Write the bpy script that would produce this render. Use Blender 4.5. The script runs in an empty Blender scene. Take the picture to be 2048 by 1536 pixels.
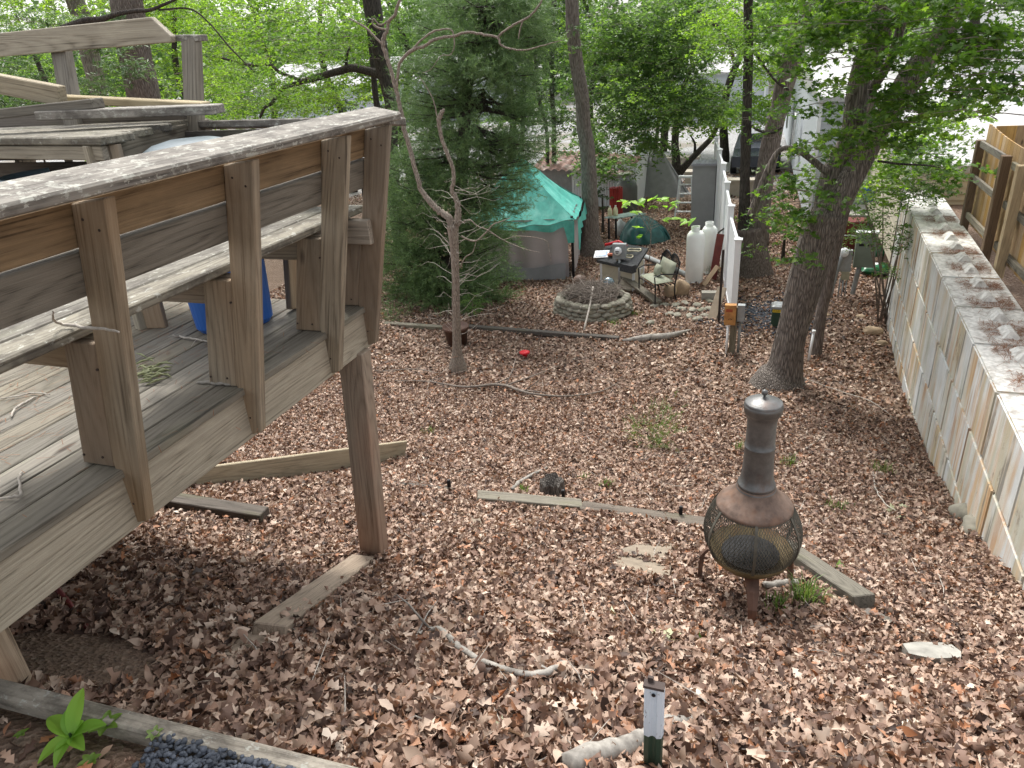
import bpy, bmesh, math, random
import numpy as np
from mathutils import Vector, Matrix, noise as mnoise
R = math.radians
random.seed(7); RNG = np.random.default_rng(7)
scn = bpy.context.scene
C = scn.collection

# ---------------------------------------------------------------- camera
# the eye is the origin; +Y runs along the deck's long side, +X to the right, Z up
F = 1440.0
Ac = np.array([551, 723, F]); Ac = Ac/np.linalg.norm(Ac)
Vc = np.array([226, -3040, F]); Vc = Vc-Ac*(Vc@Ac); Vc = Vc/np.linalg.norm(Vc)
Uc = -Vc; Xc = np.cross(Ac, Uc)
if Xc[0] < 0: Xc = -Xc
M = np.array([Xc, Ac, Uc])
cam = bpy.data.cameras.new('camera'); camo = bpy.data.objects.new('camera', cam); C.objects.link(camo)
cam.sensor_width = 36; cam.lens = F/2048*36; cam.clip_start = .05; cam.clip_end = 2000
rt, up, fw = M[:, 0], M[:, 1], M[:, 2]
camo.matrix_world = Matrix(((rt[0], up[0], -fw[0], 0), (rt[1], up[1], -fw[1], 0), (rt[2], up[2], -fw[2], 0), (0, 0, 0, 1)))
scn.camera = camo
scn.render.resolution_x = 1024; scn.render.resolution_y = 768

# ---------------------------------------------------------------- light
SUN_EL, SUN_AZ = 58, -28          # azimuth measured from +Y towards +X
w = bpy.data.worlds.new('World'); scn.world = w; w.use_nodes = True
nt = w.node_tree; nt.nodes.clear()
sky = nt.nodes.new('ShaderNodeTexSky'); sky.sky_type = 'NISHITA'; sky.sun_disc = False
sky.sun_elevation = R(SUN_EL); sky.sun_rotation = R(SUN_AZ); sky.dust_density = 4; sky.ozone_density = 1
hs = nt.nodes.new('ShaderNodeHueSaturation'); hs.inputs['Saturation'].default_value = .16
bg = nt.nodes.new('ShaderNodeBackground'); bg.inputs[1].default_value = .15
wo = nt.nodes.new('ShaderNodeOutputWorld')
nt.links.new(sky.outputs[0], hs.inputs['Color']); nt.links.new(hs.outputs[0], bg.inputs[0]); nt.links.new(bg.outputs[0], wo.inputs[0])
sl = bpy.data.lights.new('sun', 'SUN'); sl.energy = 1.5; sl.angle = R(12); sl.color = (1, .95, .88)
so = bpy.data.objects.new('sun', sl); C.objects.link(so)
sd = Vector((math.sin(R(SUN_AZ))*math.cos(R(SUN_EL)), math.cos(R(SUN_AZ))*math.cos(R(SUN_EL)), math.sin(R(SUN_EL))))
so.rotation_euler = sd.to_track_quat('Z', 'Y').to_euler(); so.location = (0, 0, 20)
vs = scn.view_settings; vs.view_transform = 'Standard'; vs.look = 'None'; vs.gamma = 1; vs.exposure = 1.2; vs.use_curve_mapping = False
scn.cycles.max_bounces = 6; scn.cycles.transparent_max_bounces = 8

# ---------------------------------------------------------------- where things stand
def ray(px, py): return M@np.array([px-1024, 768-py, F])
def atY(px, py, y): r = ray(px, py); return Vector(r*y/r[1])
def atZ(px, py, z): r = ray(px, py); return Vector(r*z/r[2])
def atX(px, py, x): r = ray(px, py); return Vector(r*x/r[0])
def depth(p): return float(fw@np.array(p))
GY = [-6, 0, .95, 1.15, 2.0, 3.0, 4.4, 5.5, 6.5, 8.4, 10.2, 12, 16, 30, 60, 140]
GZ = [-1.8, -1.8, -1.84, -1.97, -2.3, -2.83, -3.4, -3.85, -4.15, -4.55, -4.8, -4.86, -4.95, -5.3, -5.8, -6.2]
def gz(x, y):
    z = np.interp(y, GY, GZ)
    x = np.asarray(x, float); y = np.asarray(y, float)
    d = np.clip(1-np.hypot(x-.05, (y-3.5))/.75, 0, 1); d = d*d*(3-2*d)
    z = z*(1-d)+d*(-3.04-.12*(y-3.5))
    n = .018*np.sin(x*2.3+y*1.7)+.014*np.sin(x*5.1-y*3.9)+.008*np.sin(x*11+1)*np.sin(y*9.3)
    return z+n*np.clip((y-1.1)*2, 0, 1)
def G(px, py):
    r = ray(px, py); r = r/np.linalg.norm(r)
    s = np.arange(.6, 160, .01); P = r[None]*s[:, None]
    i = int(np.argmax(P[:, 2] <= gz(P[:, 0], P[:, 1]))); return Vector(P[i])
def gv(x, y, dz=0): return Vector((x, y, float(gz(x, y))+dz))

# ---------------------------------------------------------------- node helpers
def newmat(name):
    m = bpy.data.materials.new(name); m.use_nodes = True; t = m.node_tree; t.nodes.clear()
    o = t.nodes.new('ShaderNodeOutputMaterial'); b = t.nodes.new('ShaderNodeBsdfPrincipled')
    t.links.new(b.outputs[0], o.inputs[0]); b.inputs['Roughness'].default_value = .8
    b.inputs['Specular IOR Level'].default_value = .3
    return m, t, b, o
def N(t, kind, **kw):
    n = t.nodes.new(kind)
    for k, v in kw.items():
        if k in n.inputs.keys(): n.inputs[k].default_value = v
        else: setattr(n, k, v)
    return n
def ramp(t, fac, stops, interp='LINEAR'):
    n = t.nodes.new('ShaderNodeValToRGB'); cr = n.color_ramp; cr.interpolation = interp
    while len(cr.elements) < len(stops): cr.elements.new(.5)
    for e, (p, c) in zip(cr.elements, stops):
        e.position = p; e.color = (c[0], c[1], c[2], 1) if not isinstance(c, (int, float)) else (c, c, c, 1)
    t.links.new(fac, n.inputs[0]); return n.outputs[0]
def mapping(t, scale, coord='Object', rnd=True):
    tc = t.nodes.new('ShaderNodeTexCoord'); mp = t.nodes.new('ShaderNodeMapping')
    mp.inputs['Scale'].default_value = scale
    t.links.new(tc.outputs[coord], mp.inputs[0])
    if rnd:
        oi = t.nodes.new('ShaderNodeObjectInfo'); mm = N(t, 'ShaderNodeMath', operation='MULTIPLY'); mm.inputs[1].default_value = 37
        t.links.new(oi.outputs['Random'], mm.inputs[0])
        cb = t.nodes.new('ShaderNodeCombineXYZ')
        for i in range(3): t.links.new(mm.outputs[0], cb.inputs[i])
        t.links.new(cb.outputs[0], mp.inputs['Location'])
    return mp.outputs[0]
def noise(t, vec, scale, detail=4, rough=.55, dist=0):
    n = N(t, 'ShaderNodeTexNoise'); n.inputs['Scale'].default_value = scale; n.inputs['Detail'].default_value = detail
    n.inputs['Roughness'].default_value = rough; n.inputs['Distortion'].default_value = dist
    t.links.new(vec, n.inputs['Vector']); return n.outputs['Fac']
def mix(t, fac, a, b, mode='MIX'):
    n = t.nodes.new('ShaderNodeMixRGB'); n.blend_type = mode
    for i, v in enumerate((fac, a, b)):
        if isinstance(v, (int, float)): n.inputs[i].default_value = v if i == 0 else (v, v, v, 1)
        elif isinstance(v, tuple): n.inputs[i].default_value = (*v, 1)
        else: t.links.new(v, n.inputs[i])
    return n.outputs[0]
def math_(t, op, a, b=0):
    n = N(t, 'ShaderNodeMath', operation=op)
    for i, v in enumerate((a, b)):
        if isinstance(v, (int, float)): n.inputs[i].default_value = v
        else: t.links.new(v, n.inputs[i])
    return n.outputs[0]
def bump(t, b, h, dist=.01, strength=.6):
    n = t.nodes.new('ShaderNodeBump'); n.inputs['Distance'].default_value = dist; n.inputs['Strength'].default_value = strength
    t.links.new(h, n.inputs['Height']); t.links.new(n.outputs[0], b.inputs['Normal'])

def wood(name, light, dark, stain=(.05, .04, .033), amount=.35, freq=1.0, lichen=0, green=0, tint=None):
    """boards: local X runs along the grain"""
    m, t, b, o = newmat(name)
    v = mapping(t, (.32, 3.4, 3.4))
    n1 = noise(t, v, 1.5*freq, 1.5, .45, .15)
    ring = math_(t, 'SINE', math_(t, 'MULTIPLY', n1, 120))
    v2 = mapping(t, (2.2, 150, 150)); st = noise(t, v2, 1, 4, .65)
    v4 = mapping(t, (1.1, 42, 42)); crk = noise(t, v4, 1, 3, .6)
    v3 = mapping(t, (.8, 2, 2)); blot = noise(t, v3, 2.2, 5, .6)
    r1 = math_(t, 'POWER', math_(t, 'MULTIPLY', math_(t, 'ADD', ring, 1), .5), .6)
    g = math_(t, 'ADD', math_(t, 'MULTIPLY', r1, .26), math_(t, 'MULTIPLY', st, .95))
    col = ramp(t, g, [(.30, dark), (.52, tuple((x*.4+y*.6) for x, y in zip(dark, light))), (.88, light)])
    col = mix(t, ramp(t, crk, [(.30, .75), (.38, 0)]), col, tuple(x*.45 for x in dark))
    fl = noise(t, mapping(t, (7, 30, 30)), 1, 5, .7)
    col = mix(t, ramp(t, fl, [(.5, 0), (.72, .28)]), col, tuple(min(1, x*1.45) for x in light))
    if tint: col = mix(t, ramp(t, noise(t, mapping(t, (.6, 1.5, 1.5)), 1.3, 3), [(.42, 0), (.62, 1)]), col, mix(t, .62, col, tint), 'MIX')
    col = mix(t, ramp(t, blot, [(.52, 0), (.75, amount)]), col, stain)
    if green: col = mix(t, ramp(t, noise(t, mapping(t, (1, 3, 3)), 1.7, 4), [(.55, 0), (.75, green)]), col, (.12, .13, .045))
    oi = t.nodes.new('ShaderNodeObjectInfo')
    hv = t.nodes.new('ShaderNodeHueSaturation'); t.links.new(col, hv.inputs['Color'])
    mr = N(t, 'ShaderNodeMapRange'); mr.inputs[3].default_value = .8; mr.inputs[4].default_value = 1.18
    t.links.new(oi.outputs['Random'], mr.inputs[0]); t.links.new(mr.outputs[0], hv.inputs['Value'])
    mr2 = N(t, 'ShaderNodeMapRange'); mr2.inputs[3].default_value = .75; mr2.inputs[4].default_value = 1.15
    t.links.new(math_(t, 'FRACT', math_(t, 'MULTIPLY', oi.outputs['Random'], 7.3)), mr2.inputs[0]); t.links.new(mr2.outputs[0], hv.inputs['Saturation'])
    col = hv.outputs[0]
    # knots
    vo = N(t, 'ShaderNodeTexVoronoi'); vo.inputs['Scale'].default_value = 1; t.links.new(mapping(t, (1.9, 5, 5)), vo.inputs['Vector'])
    col = mix(t, ramp(t, vo.outputs['Distance'], [(.05, .75), (.11, 0)]), col, (.045, .03, .022))
    if lichen:
        l = noise(t, mapping(t, (14, 22, 22)), 1.6, 5, .7)
        col = mix(t, ramp(t, l, [(.60-.05*lichen, 0), (.64-.05*lichen, .85)]), col, (.42, .42, .37))
        l2 = noise(t, mapping(t, (5, 9, 9)), 1.5, 5, .7)
        col = mix(t, ramp(t, l2, [(.45, 0), (.62, .6)]), col, (.05, .042, .036))
    t.links.new(col, b.inputs['Base Color']); b.inputs['Roughness'].default_value = .85
    bump(t, b, g, .004, .7); return m
def plain(name, col, rough=.6, metal=0, var=.25, vs_=6, spec=.3, dirt=None, dirtamt=.5):
    m, t, b, o = newmat(name)
    n = noise(t, mapping(t, (1, 1, 1)), vs_, 5, .6)
    c = ramp(t, n, [(.3, tuple(x*(1-var) for x in col)), (.7, tuple(min(1, x*(1+var)) for x in col))])
    if dirt:
        c = mix(t, ramp(t, noise(t, mapping(t, (1, 1, .6)), vs_*.45, 6, .65), [(.48, 0), (.7, dirtamt)]), c, dirt)
    t.links.new(c, b.inputs['Base Color']); b.inputs['Roughness'].default_value = rough; b.inputs['Metallic'].default_value = metal
    b.inputs['Specular IOR Level'].default_value = spec
    bump(t, b, n, .002, .3); return m
def bark(name, light, dark, sc=1.0, moss=None):
    m, t, b, o = newmat(name)
    v = mapping(t, (38*sc, 38*sc, 5.0*sc), 'Object')
    # twisted fissures
    nv = N(t, 'ShaderNodeTexNoise'); nv.inputs['Scale'].default_value = 1.2; t.links.new(mapping(t, (3, 3, 2)), nv.inputs['Vector'])
    va = N(t, 'ShaderNodeVectorMath', operation='MULTIPLY_ADD'); t.links.new(nv.outputs['Color'], va.inputs[0]); va.inputs[1].default_value = (1.6, 1.6, 1.6); t.links.new(v, va.inputs[2])
    vo = N(t, 'ShaderNodeTexVoronoi', feature='DISTANCE_TO_EDGE'); vo.inputs['Scale'].default_value = 1; t.links.new(va.outputs[0], vo.inputs['Vector'])
    n = noise(t, va.outputs[0], .9, 6, .7)
    h = math_(t, 'ADD', math_(t, 'MULTIPLY', math_(t, 'MINIMUM', vo.outputs['Distance'], .35), 1.6), math_(t, 'MULTIPLY', n, .8))
    c = ramp(t, h, [(.3, dark), (.55, tuple((a+b_)/2 for a, b_ in zip(light, dark))), (.85, light)])
    if moss: c = mix(t, ramp(t, noise(t, mapping(t, (2, 2, 1)), 1.2, 5), [(.5, 0), (.7, .6)]), c, moss)
    t.links.new(c, b.inputs['Base Color']); b.inputs['Roughness'].default_value = .95; bump(t, b, h, .03*sc**-1, 1.0); return m
def leafmat(name, stops, trans, tf=.45, attr='rnd', rough=.5):
    m, t, b, o = newmat(name)
    at = t.nodes.new('ShaderNodeAttribute'); at.attribute_name = attr
    c = ramp(t, at.outputs['Fac'], stops)
    t.links.new(c, b.inputs['Base Color']); b.inputs['Roughness'].default_value = rough; b.inputs['Specular IOR Level'].default_value = .35
    if tf:
        tr = t.nodes.new('ShaderNodeBsdfTranslucent'); t.links.new(mix(t, 1, c, trans, 'MULTIPLY'), tr.inputs[0])
        ms = t.nodes.new('ShaderNodeMixShader'); ms.inputs[0].default_value = tf
        t.links.new(b.outputs[0], ms.inputs[1]); t.links.new(tr.outputs[0], ms.inputs[2]); t.links.new(ms.outputs[0], o.inputs[0])
    return m

# ---------------------------------------------------------------- object helpers
def tag(o, label=None, cat=None, group=None, kind=None):
    if label: o['label'] = label
    if cat: o['category'] = cat
    if group: o['group'] = group
    if kind: o['kind'] = kind
    return o
def thing(name, label, cat, loc, group=None):
    o = bpy.data.objects.new(name, None); o.empty_display_size = .1; C.objects.link(o); o.location = loc
    return tag(o, label, cat, group)
def put(name, V, Fc, mat, parent=None, frame=None, smooth=False, origin=None, attr=None):
    """V in world metres -> one mesh object with its origin inside it"""
    V = np.asarray(V, float).reshape(-1, 3)
    og = np.array(origin if origin is not None else [V[:, 0].mean(), V[:, 1].mean(), V[:, 2].min()], float)
    L = V-og
    if frame is not None: L = L@frame        # columns of frame = local axes in world
    me = bpy.data.meshes.new(name)
    if isinstance(Fc, np.ndarray):
        k = Fc.shape[1]; nf = len(Fc)
        me.vertices.add(len(L)); me.vertices.foreach_set('co', L.astype(np.float32).ravel())
        me.loops.add(nf*k); me.loops.foreach_set('vertex_index', Fc.astype(np.int32).ravel())
        me.polygons.add(nf); me.polygons.foreach_set('loop_start', np.arange(0, nf*k, k, dtype=np.int32))
        me.polygons.foreach_set('loop_total', np.full(nf, k, dtype=np.int32)); me.update(calc_edges=True)
    else:
        me.from_pydata([tuple(v) for v in L], [], [tuple(f) for f in Fc]); me.update()
    if attr is not None:
        a = me.attributes.new('rnd', 'FLOAT', 'POINT'); a.data.foreach_set('value', np.asarray(attr, np.float32))
    if smooth: me.polygons.foreach_set('use_smooth', np.ones(len(me.polygons), bool))
    if mat: me.materials.append(mat)
    o = bpy.data.objects.new(name, me); C.objects.link(o)
    p = Vector(og)
    if parent is not None:
        o.parent = parent; q = parent; 
        while q is not None: p = p-q.location; q = q.parent
    if frame is not None:
        o.matrix_basis = Matrix.Translation(p)@Matrix(frame.tolist()).to_4x4()
    else: o.location = p
    return o
def subpart_reset(o): return o
class MB:
    def __init__(s): s.V = []; s.F = []
    def add(s, V, Fc):
        n = len(s.V); s.V += [tuple(v) for v in V]; s.F += [tuple(i+n for i in f) for f in Fc]; return s
    def box(s, c, d, rz=0, bev=0):
        c = Vector(c); x, y, z = d[0]/2, d[1]/2, d[2]/2; m = Matrix.Rotation(rz, 3, 'Z')
        P = [c+m@Vector((a*x, b*y, e*z)) for a in (-1, 1) for b in (-1, 1) for e in (-1, 1)]
        return s.add(P, [(0, 1, 3, 2), (4, 6, 7, 5), (0, 4, 5, 1), (2, 3, 7, 6), (0, 2, 6, 4), (1, 5, 7, 3)])
    def tube(s, pts, rad, sides=8, cap=True, wob=0, ridge=0):
        V, Fc = tube(pts, rad, sides, cap, wob, ridge); return s.add(V, Fc)
    def lathe(s, prof, c, seg=24, a0=0, a1=2*math.pi, cap=False):
        V = []; Fc = []; full = abs(a1-a0-2*math.pi) < 1e-6; ns = seg if full else seg+1
        for r, z in prof:
            for i in range(ns):
                a = a0+(a1-a0)*i/seg; V.append((c[0]+r*math.cos(a), c[1]+r*math.sin(a), c[2]+z))
        for j in range(len(prof)-1):
            for i in range(seg):
                k = (i+1) % ns; Fc.append((j*ns+i, j*ns+k, (j+1)*ns+k, (j+1)*ns+i))
        if cap: Fc.append(tuple(range(ns))[::-1]); Fc.append(tuple((len(prof)-1)*ns+i for i in range(ns)))
        return s.add(V, Fc)
    def grid(s, fn, nu, nv):
        V = [fn(i/nu, j/nv) for j in range(nv+1) for i in range(nu+1)]
        Fc = [(j*(nu+1)+i, j*(nu+1)+i+1, (j+1)*(nu+1)+i+1, (j+1)*(nu+1)+i) for j in range(nv) for i in range(nu)]
        return s.add(V, Fc)
    def build(s, name, mat, parent=None, smooth=False, **k): return put(name, s.V, s.F, mat, parent, smooth=smooth, **k)
def tube(pts, rad, sides=8, cap=True, wob=0, ridge=0):
    P = [Vector(p) for p in pts]; n = len(P)
    if not hasattr(rad, '__len__'): rad = [rad]*n
    V = []; Fc = []; u = None
    for i in range(n):
        d = (P[min(i+1, n-1)]-P[max(i-1, 0)]).normalized()
        if u is None:
            u = Vector((1, 0, 0)) if abs(d.x) < .8 else Vector((0, 1, 0))
        u = (u-d*u.dot(d)).normalized(); v = d.cross(u)
        for k in range(sides):
            a = 2*math.pi*k/sides; r = rad[i]
            if wob: r *= 1+wob*mnoise.noise(Vector((math.cos(a)*1.3+P[0].x, math.sin(a)*1.3, P[i].z*1.7+P[0].y)))
            if ridge: r *= 1+ridge*mnoise.noise(Vector((math.cos(a)*5+9, math.sin(a)*5, P[i].z*.8)))
            V.append(P[i]+(u*math.cos(a)+v*math.sin(a))*r)
    for i in range(n-1):
        for k in range(sides):
            k2 = (k+1) % sides; Fc.append((i*sides+k, i*sides+k2, (i+1)*sides+k2, (i+1)*sides+k))
    if cap: Fc.append(tuple(range(sides))[::-1]); Fc.append(tuple((n-1)*sides+k for k in range(sides)))
    return V, Fc
def spline(pts, k=6):
    """Catmull-Rom through (x,y,z,r)"""
    P = [np.array(p, float) for p in pts]; P = [2*P[0]-P[1]]+P+[2*P[-1]-P[-2]]; out = []
    for i in range(1, len(P)-2):
        for j in range(k):
            t = j/k; a, b, c, d = P[i-1:i+3]
            out.append(.5*((2*b)+(-a+c)*t+(2*a-5*b+4*c-d)*t*t+(-a+3*b-3*c+d)*t**3))
    out.append(P[-2]); return [tuple(p[:3]) for p in out], [max(float(p[3]), .001) for p in out]
def board(name, mat, parent, p0, p1, w, t, side, bev=.004, jit=0):
    """plank from p0 to p1; `side` = direction of its width, thickness across it"""
    p0 = Vector(p0); p1 = Vector(p1); x = (p1-p0); L = x.length; x.normalize()
    y = Vector(side); y = (y-x*y.dot(x)).normalized(); z = x.cross(y)
    bm = bmesh.new(); bmesh.ops.create_cube(bm, size=1)
    for v in bm.verts: v.co = Vector((v.co.x*L, v.co.y*w, v.co.z*t))
    if bev: bmesh.ops.bevel(bm, geom=bm.edges[:], offset=bev, segments=1, affect='EDGES')
    V = [v.co.copy() for v in bm.verts]; Fc = [[v.index for v in f.verts] for f in bm.faces]; bm.free()
    fr = np.array([[x.x, y.x, z.x], [x.y, y.y, z.y], [x.z, y.z, z.z]]); c = (p0+p1)/2
    W = np.array([list(v) for v in V])@fr.T+np.array(c)
    return put(name, W, Fc, mat, parent, frame=fr, origin=c)
def prism(name, mat, parent, poly, y0, y1, axis, bev=.004):
    """poly = (x,z) outline extruded y0..y1; local X = axis (grain), for boards cut to a shape"""
    bm = bmesh.new(); f = bm.faces.new([bm.verts.new((x, y0, z)) for x, z in poly])
    r = bmesh.ops.extrude_face_region(bm, geom=[f])
    for v in r['geom']:
        if isinstance(v, bmesh.types.BMVert): v.co.y = y1
    bmesh.ops.recalc_face_normals(bm, faces=bm.faces)
    if bev: bmesh.ops.bevel(bm, geom=bm.edges[:], offset=bev, segments=1, affect='EDGES')
    bm.verts.index_update()
    W = np.array([list(v.co) for v in bm.verts]); Fc = [[v.index for v in f.verts] for f in bm.faces]; bm.free()
    x = Vector(axis).normalized(); y = Vector((0, 1, 0)); z = x.cross(y)
    fr = np.array([[x.x, y.x, z.x], [x.y, y.y, z.y], [x.z, y.z, z.z]])
    return put(name, W, Fc, mat, parent, frame=fr, origin=W.mean(0))

# ---------------------------------------------------------------- materials
W_DECK = wood('weathered deck boards', (.235, .212, .168), (.06, .052, .04), amount=.3, green=.25)
W_FASC = wood('pale grey fascia', (.41, .37, .295), (.15, .128, .095), stain=(.12, .105, .09), amount=.4)
W_POST = wood('brown grey post wood', (.33, .28, .21), (.09, .07, .05), amount=.3, tint=(.28, .18, .10))
W_BACK = wood('brown backrest wood', (.31, .225, .135), (.075, .05, .03), amount=.3)
W_BACKG = wood('grey backrest wood', (.25, .225, .18), (.07, .062, .048), amount=.35)
W_CAP = wood('lichened cap rail', (.28, .26, .225), (.085, .075, .065), lichen=1, amount=.3)
W_SEAT = wood('mossy seat wood', (.27, .25, .20), (.09, .08, .06), amount=.3, green=.5, lichen=.3)
W_LEG = wood('support post wood', (.42, .32, .22), (.16, .105, .065), tint=(.42, .18, .075), amount=.15)
W_NEW = wood('yellow lumber', (.40, .34, .23), (.20, .16, .10), amount=.45)
W_PLANK = wood('tan ground plank', (.40, .30, .20), (.20, .13, .08), amount=.3)
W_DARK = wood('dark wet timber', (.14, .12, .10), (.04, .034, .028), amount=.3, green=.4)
W_FENCE = wood('cedar fence wood', (.50, .33, .15), (.26, .15, .06), amount=.4, stain=(.17, .11, .055))
W_FPOST = wood('yellow brown fence post', (.44, .32, .15), (.22, .14, .06), amount=.4)
W_BROWN = wood('dark fence post wood', (.20, .13, .075), (.08, .05, .03), amount=.3)
B_BIG = bark('maple bark', (.27, .235, .205), (.05, .042, .037))
B_TALL = bark('ridged grey brown bark', (.26, .22, .195), (.07, .055, .046), 1.1)
B_DARK = bark('dark bark', (.09, .078, .066), (.018, .015, .013), 1.2)
B_DEAD = bark('dead cedar bark', (.42, .37, .31), (.12, .085, .065), 2.2)
B_TWIG = plain('twig bark', (.20, .17, .145), .9, var=.4, vs_=30)
B_PALE = plain('bleached twig', (.40, .365, .32), .9, var=.35, vs_=40)
B_LICH = plain('lichened branch bark', (.30, .28, .25), .9, var=.3, vs_=25, dirt=(.09, .08, .07), dirtamt=.8)

# litter colours
LITTER = leafmat('dead oak leaves', [(0, (.04, .024, .018)), (.14, (.11, .063, .045)), (.3, (.22, .135, .098)), (.5, (.31, .205, .15)), (.7, (.40, .29, .22)), (.86, (.52, .41, .325)), (.93, (.34, .14, .06)), (1, (.66, .56, .46))], (1, .75, .5), .12, rough=.6)
def green(name, a, b, c, tr, tf=.5): return leafmat(name, [(0, a), (.5, b), (1, c)], tr, tf, rough=.45)
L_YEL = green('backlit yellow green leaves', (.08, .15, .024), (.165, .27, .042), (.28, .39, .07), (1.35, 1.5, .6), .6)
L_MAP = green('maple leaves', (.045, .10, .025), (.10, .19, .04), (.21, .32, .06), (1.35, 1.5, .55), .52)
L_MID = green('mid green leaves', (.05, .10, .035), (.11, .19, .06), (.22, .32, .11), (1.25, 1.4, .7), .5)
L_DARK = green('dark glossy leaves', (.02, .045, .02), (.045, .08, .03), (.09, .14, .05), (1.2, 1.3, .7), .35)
L_CED = green('cedar needles', (.07, .125, .055), (.135, .22, .09), (.22, .32, .13), (1.1, 1.2, .8), .3)
L_GRASS = green('grass blades', (.06, .11, .03), (.12, .20, .05), (.26, .34, .12), (1.2, 1.3, .6), .4)
L_PALE = green('wilted pale leaves', (.28, .30, .16), (.42, .44, .26), (.55, .56, .38), (1, 1, .8), .25)
L_BRIGHT = green('bright sapling leaves', (.18, .36, .05), (.28, .50, .07), (.42, .62, .14), (1.3, 1.4, .6), .5)

def ground_mat():
    m, t, b, o = newmat('leaf strewn soil')
    tc = t.nodes.new('ShaderNodeTexCoord'); v = tc.outputs['Object']
    vo = N(t, 'ShaderNodeTexVoronoi'); vo.inputs['Scale'].default_value = 55; vo.inputs['Randomness'].default_value = 1; t.links.new(v, vo.inputs['Vector'])
    sep = t.nodes.new('ShaderNodeSeparateColor'); t.links.new(vo.outputs['Color'], sep.inputs[0])
    c = ramp(t, sep.outputs[0], [(0, (.06, .035, .025)), (.3, (.16, .10, .07)), (.6, (.28, .19, .14)), (.85, (.38, .28, .22)), (1, (.5, .4, .32))])
    soil = ramp(t, noise(t, v, 30, 6, .7), [(.3, (.08, .055, .04)), (.7, (.22, .15, .105))])
    mask = ramp(t, noise(t, v, 1.1, 4), [(.35, .15), (.65, .6)])
    c = mix(t, mask, soil, c)
    # far ground: pale gravel yard and drive
    sx = t.nodes.new('ShaderNodeSeparateXYZ'); t.links.new(v, sx.inputs[0])
    yy = math_(t, 'ADD', sx.outputs[1], math_(t, 'MULTIPLY', noise(t, v, .35, 3), 5))
    far = ramp(t, math_(t, 'DIVIDE', yy, 60), [(.47, 0), (.50, 1)])
    grav = ramp(t, noise(t, v, 14, 3, .8), [(.35, (.16, .16, .16)), (.65, (.46, .46, .46))])
    grav = mix(t, ramp(t, noise(t, v, .25, 3), [(.5, 0), (.6, .6)]), grav, (.16, .13, .08))
    c = mix(t, far, c, grav)
    t.links.new(c, b.inputs['Base Color']); b.inputs['Roughness'].default_value = .95
    bump(t, b, math_(t, 'ADD', vo.outputs['Distance'], noise(t, v, 60, 4)), .02, .8); return m
GROUND = ground_mat()

def concrete_mat():
    m, t, b, o = newmat('stained cast concrete')
    base = ramp(t, noise(t, mapping(t, (1, 1, 1), rnd=True), 2.5, 5, .6), [(.3, (.50, .52, .51)), (.7, (.68, .70, .69))])
    tc = t.nodes.new('ShaderNodeTexCoord')
    big = noise(t, mapping(t, (1.1, 1.1, .7)), 1.2, 4, .6)
    big2 = noise(t, mapping(t, (1.3, 1.3, .9)), 1.5, 4, .6)
    def streak(fx, fz, lo, hi, amt, gate=None):
        n_ = noise(t, mapping(t, (fx, fx, fz)), 1.0, 4, .6); r_ = ramp(t, n_, [(lo, 0), (hi, amt)])
        return math_(t, 'MULTIPLY', r_, gate) if gate is not None else r_
    gate1 = ramp(t, big, [(.40, .05), (.58, 1)]); gate2 = ramp(t, big2, [(.42, .0), (.56, 1)])
    c = mix(t, ramp(t, big2, [(.45, 0), (.65, .55)]), base, (.56, .50, .36))
    c = mix(t, streak(3.6, .45, .48, .60, .75, gate1), c, (.56, .33, .13))
    c = mix(t, streak(6.5, .5, .53, .60, .65, gate1), c, (.40, .20, .07))
    c = mix(t, streak(4.5, .45, .50, .64, .5), c, (.36, .38, .28))
    c = mix(t, streak(9, .6, .57, .63, .75, gate2), c, (.15, .145, .13))
    c = mix(t, ramp(t, noise(t, mapping(t, (2.2, 2.2, 1.6)), 1.5, 6, .75), [(.60, 0), (.66, .75)]), c, (.25, .21, .17))
    t.links.new(c, b.inputs['Base Color']); b.inputs['Roughness'].default_value = .9
    bump(t, b, noise(t, tc.outputs['Object'], 40, 6, .7), .004, .6); return m
CONC = concrete_mat()
CONC_TOP = plain('rough concrete top', (.60, .59, .56), .95, var=.25, vs_=22, dirt=(.16, .13, .10), dirtamt=.7)
VINYLW = plain('white vinyl', (.78, .80, .82), .45, var=.05, vs_=2, dirt=(.5, .52, .5), dirtamt=.3)
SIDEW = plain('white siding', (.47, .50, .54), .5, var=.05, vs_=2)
SIDEB = plain('beige siding', (.50, .46, .36), .55, var=.06, vs_=2, dirt=(.30, .27, .2), dirtamt=.3)
NAIL = plain('rusty nail', (.05, .035, .03), .8)
BLACK = plain('black metal', (.02, .02, .022), .5, .4, var=.3)
GREYM = plain('grey painted metal', (.30, .32, .33), .5, .2, var=.15, dirt=(.2, .17, .13))
GALV = plain('galvanised metal', (.45, .47, .48), .45, .6, var=.2)
ALU = plain('pale aluminium', (.68, .70, .72), .4, .3, var=.1)
DARKG = plain('dark green enamel', (.03, .06, .04), .45, var=.2)
TANKW = plain('white tank enamel', (.76, .78, .76), .4, var=.04, vs_=3, dirt=(.55, .52, .45), dirtamt=.3)
BLUE = plain('blue plastic', (.025, .12, .44), .38, var=.08, vs_=3, spec=.5)
BINGREY = plain('blue grey plastic', (.20, .29, .35), .45, var=.08, vs_=3, dirt=(.4, .42, .42), dirtamt=.4)
LID = plain('dusty clear blue lid', (.10, .13, .145), .4, var=.2, vs_=8)
TEAL = plain('teal tarp', (.09, .40, .34), .55, var=.16, vs_=9, dirt=(.22, .56, .50), dirtamt=.7)
DTEAL = plain('dark green tarp', (.012, .085, .08), .35, var=.3, vs_=9, spec=.6)
MAUVE = plain('grey mauve curtain', (.46, .41, .415), .75, var=.06, vs_=3)
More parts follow.
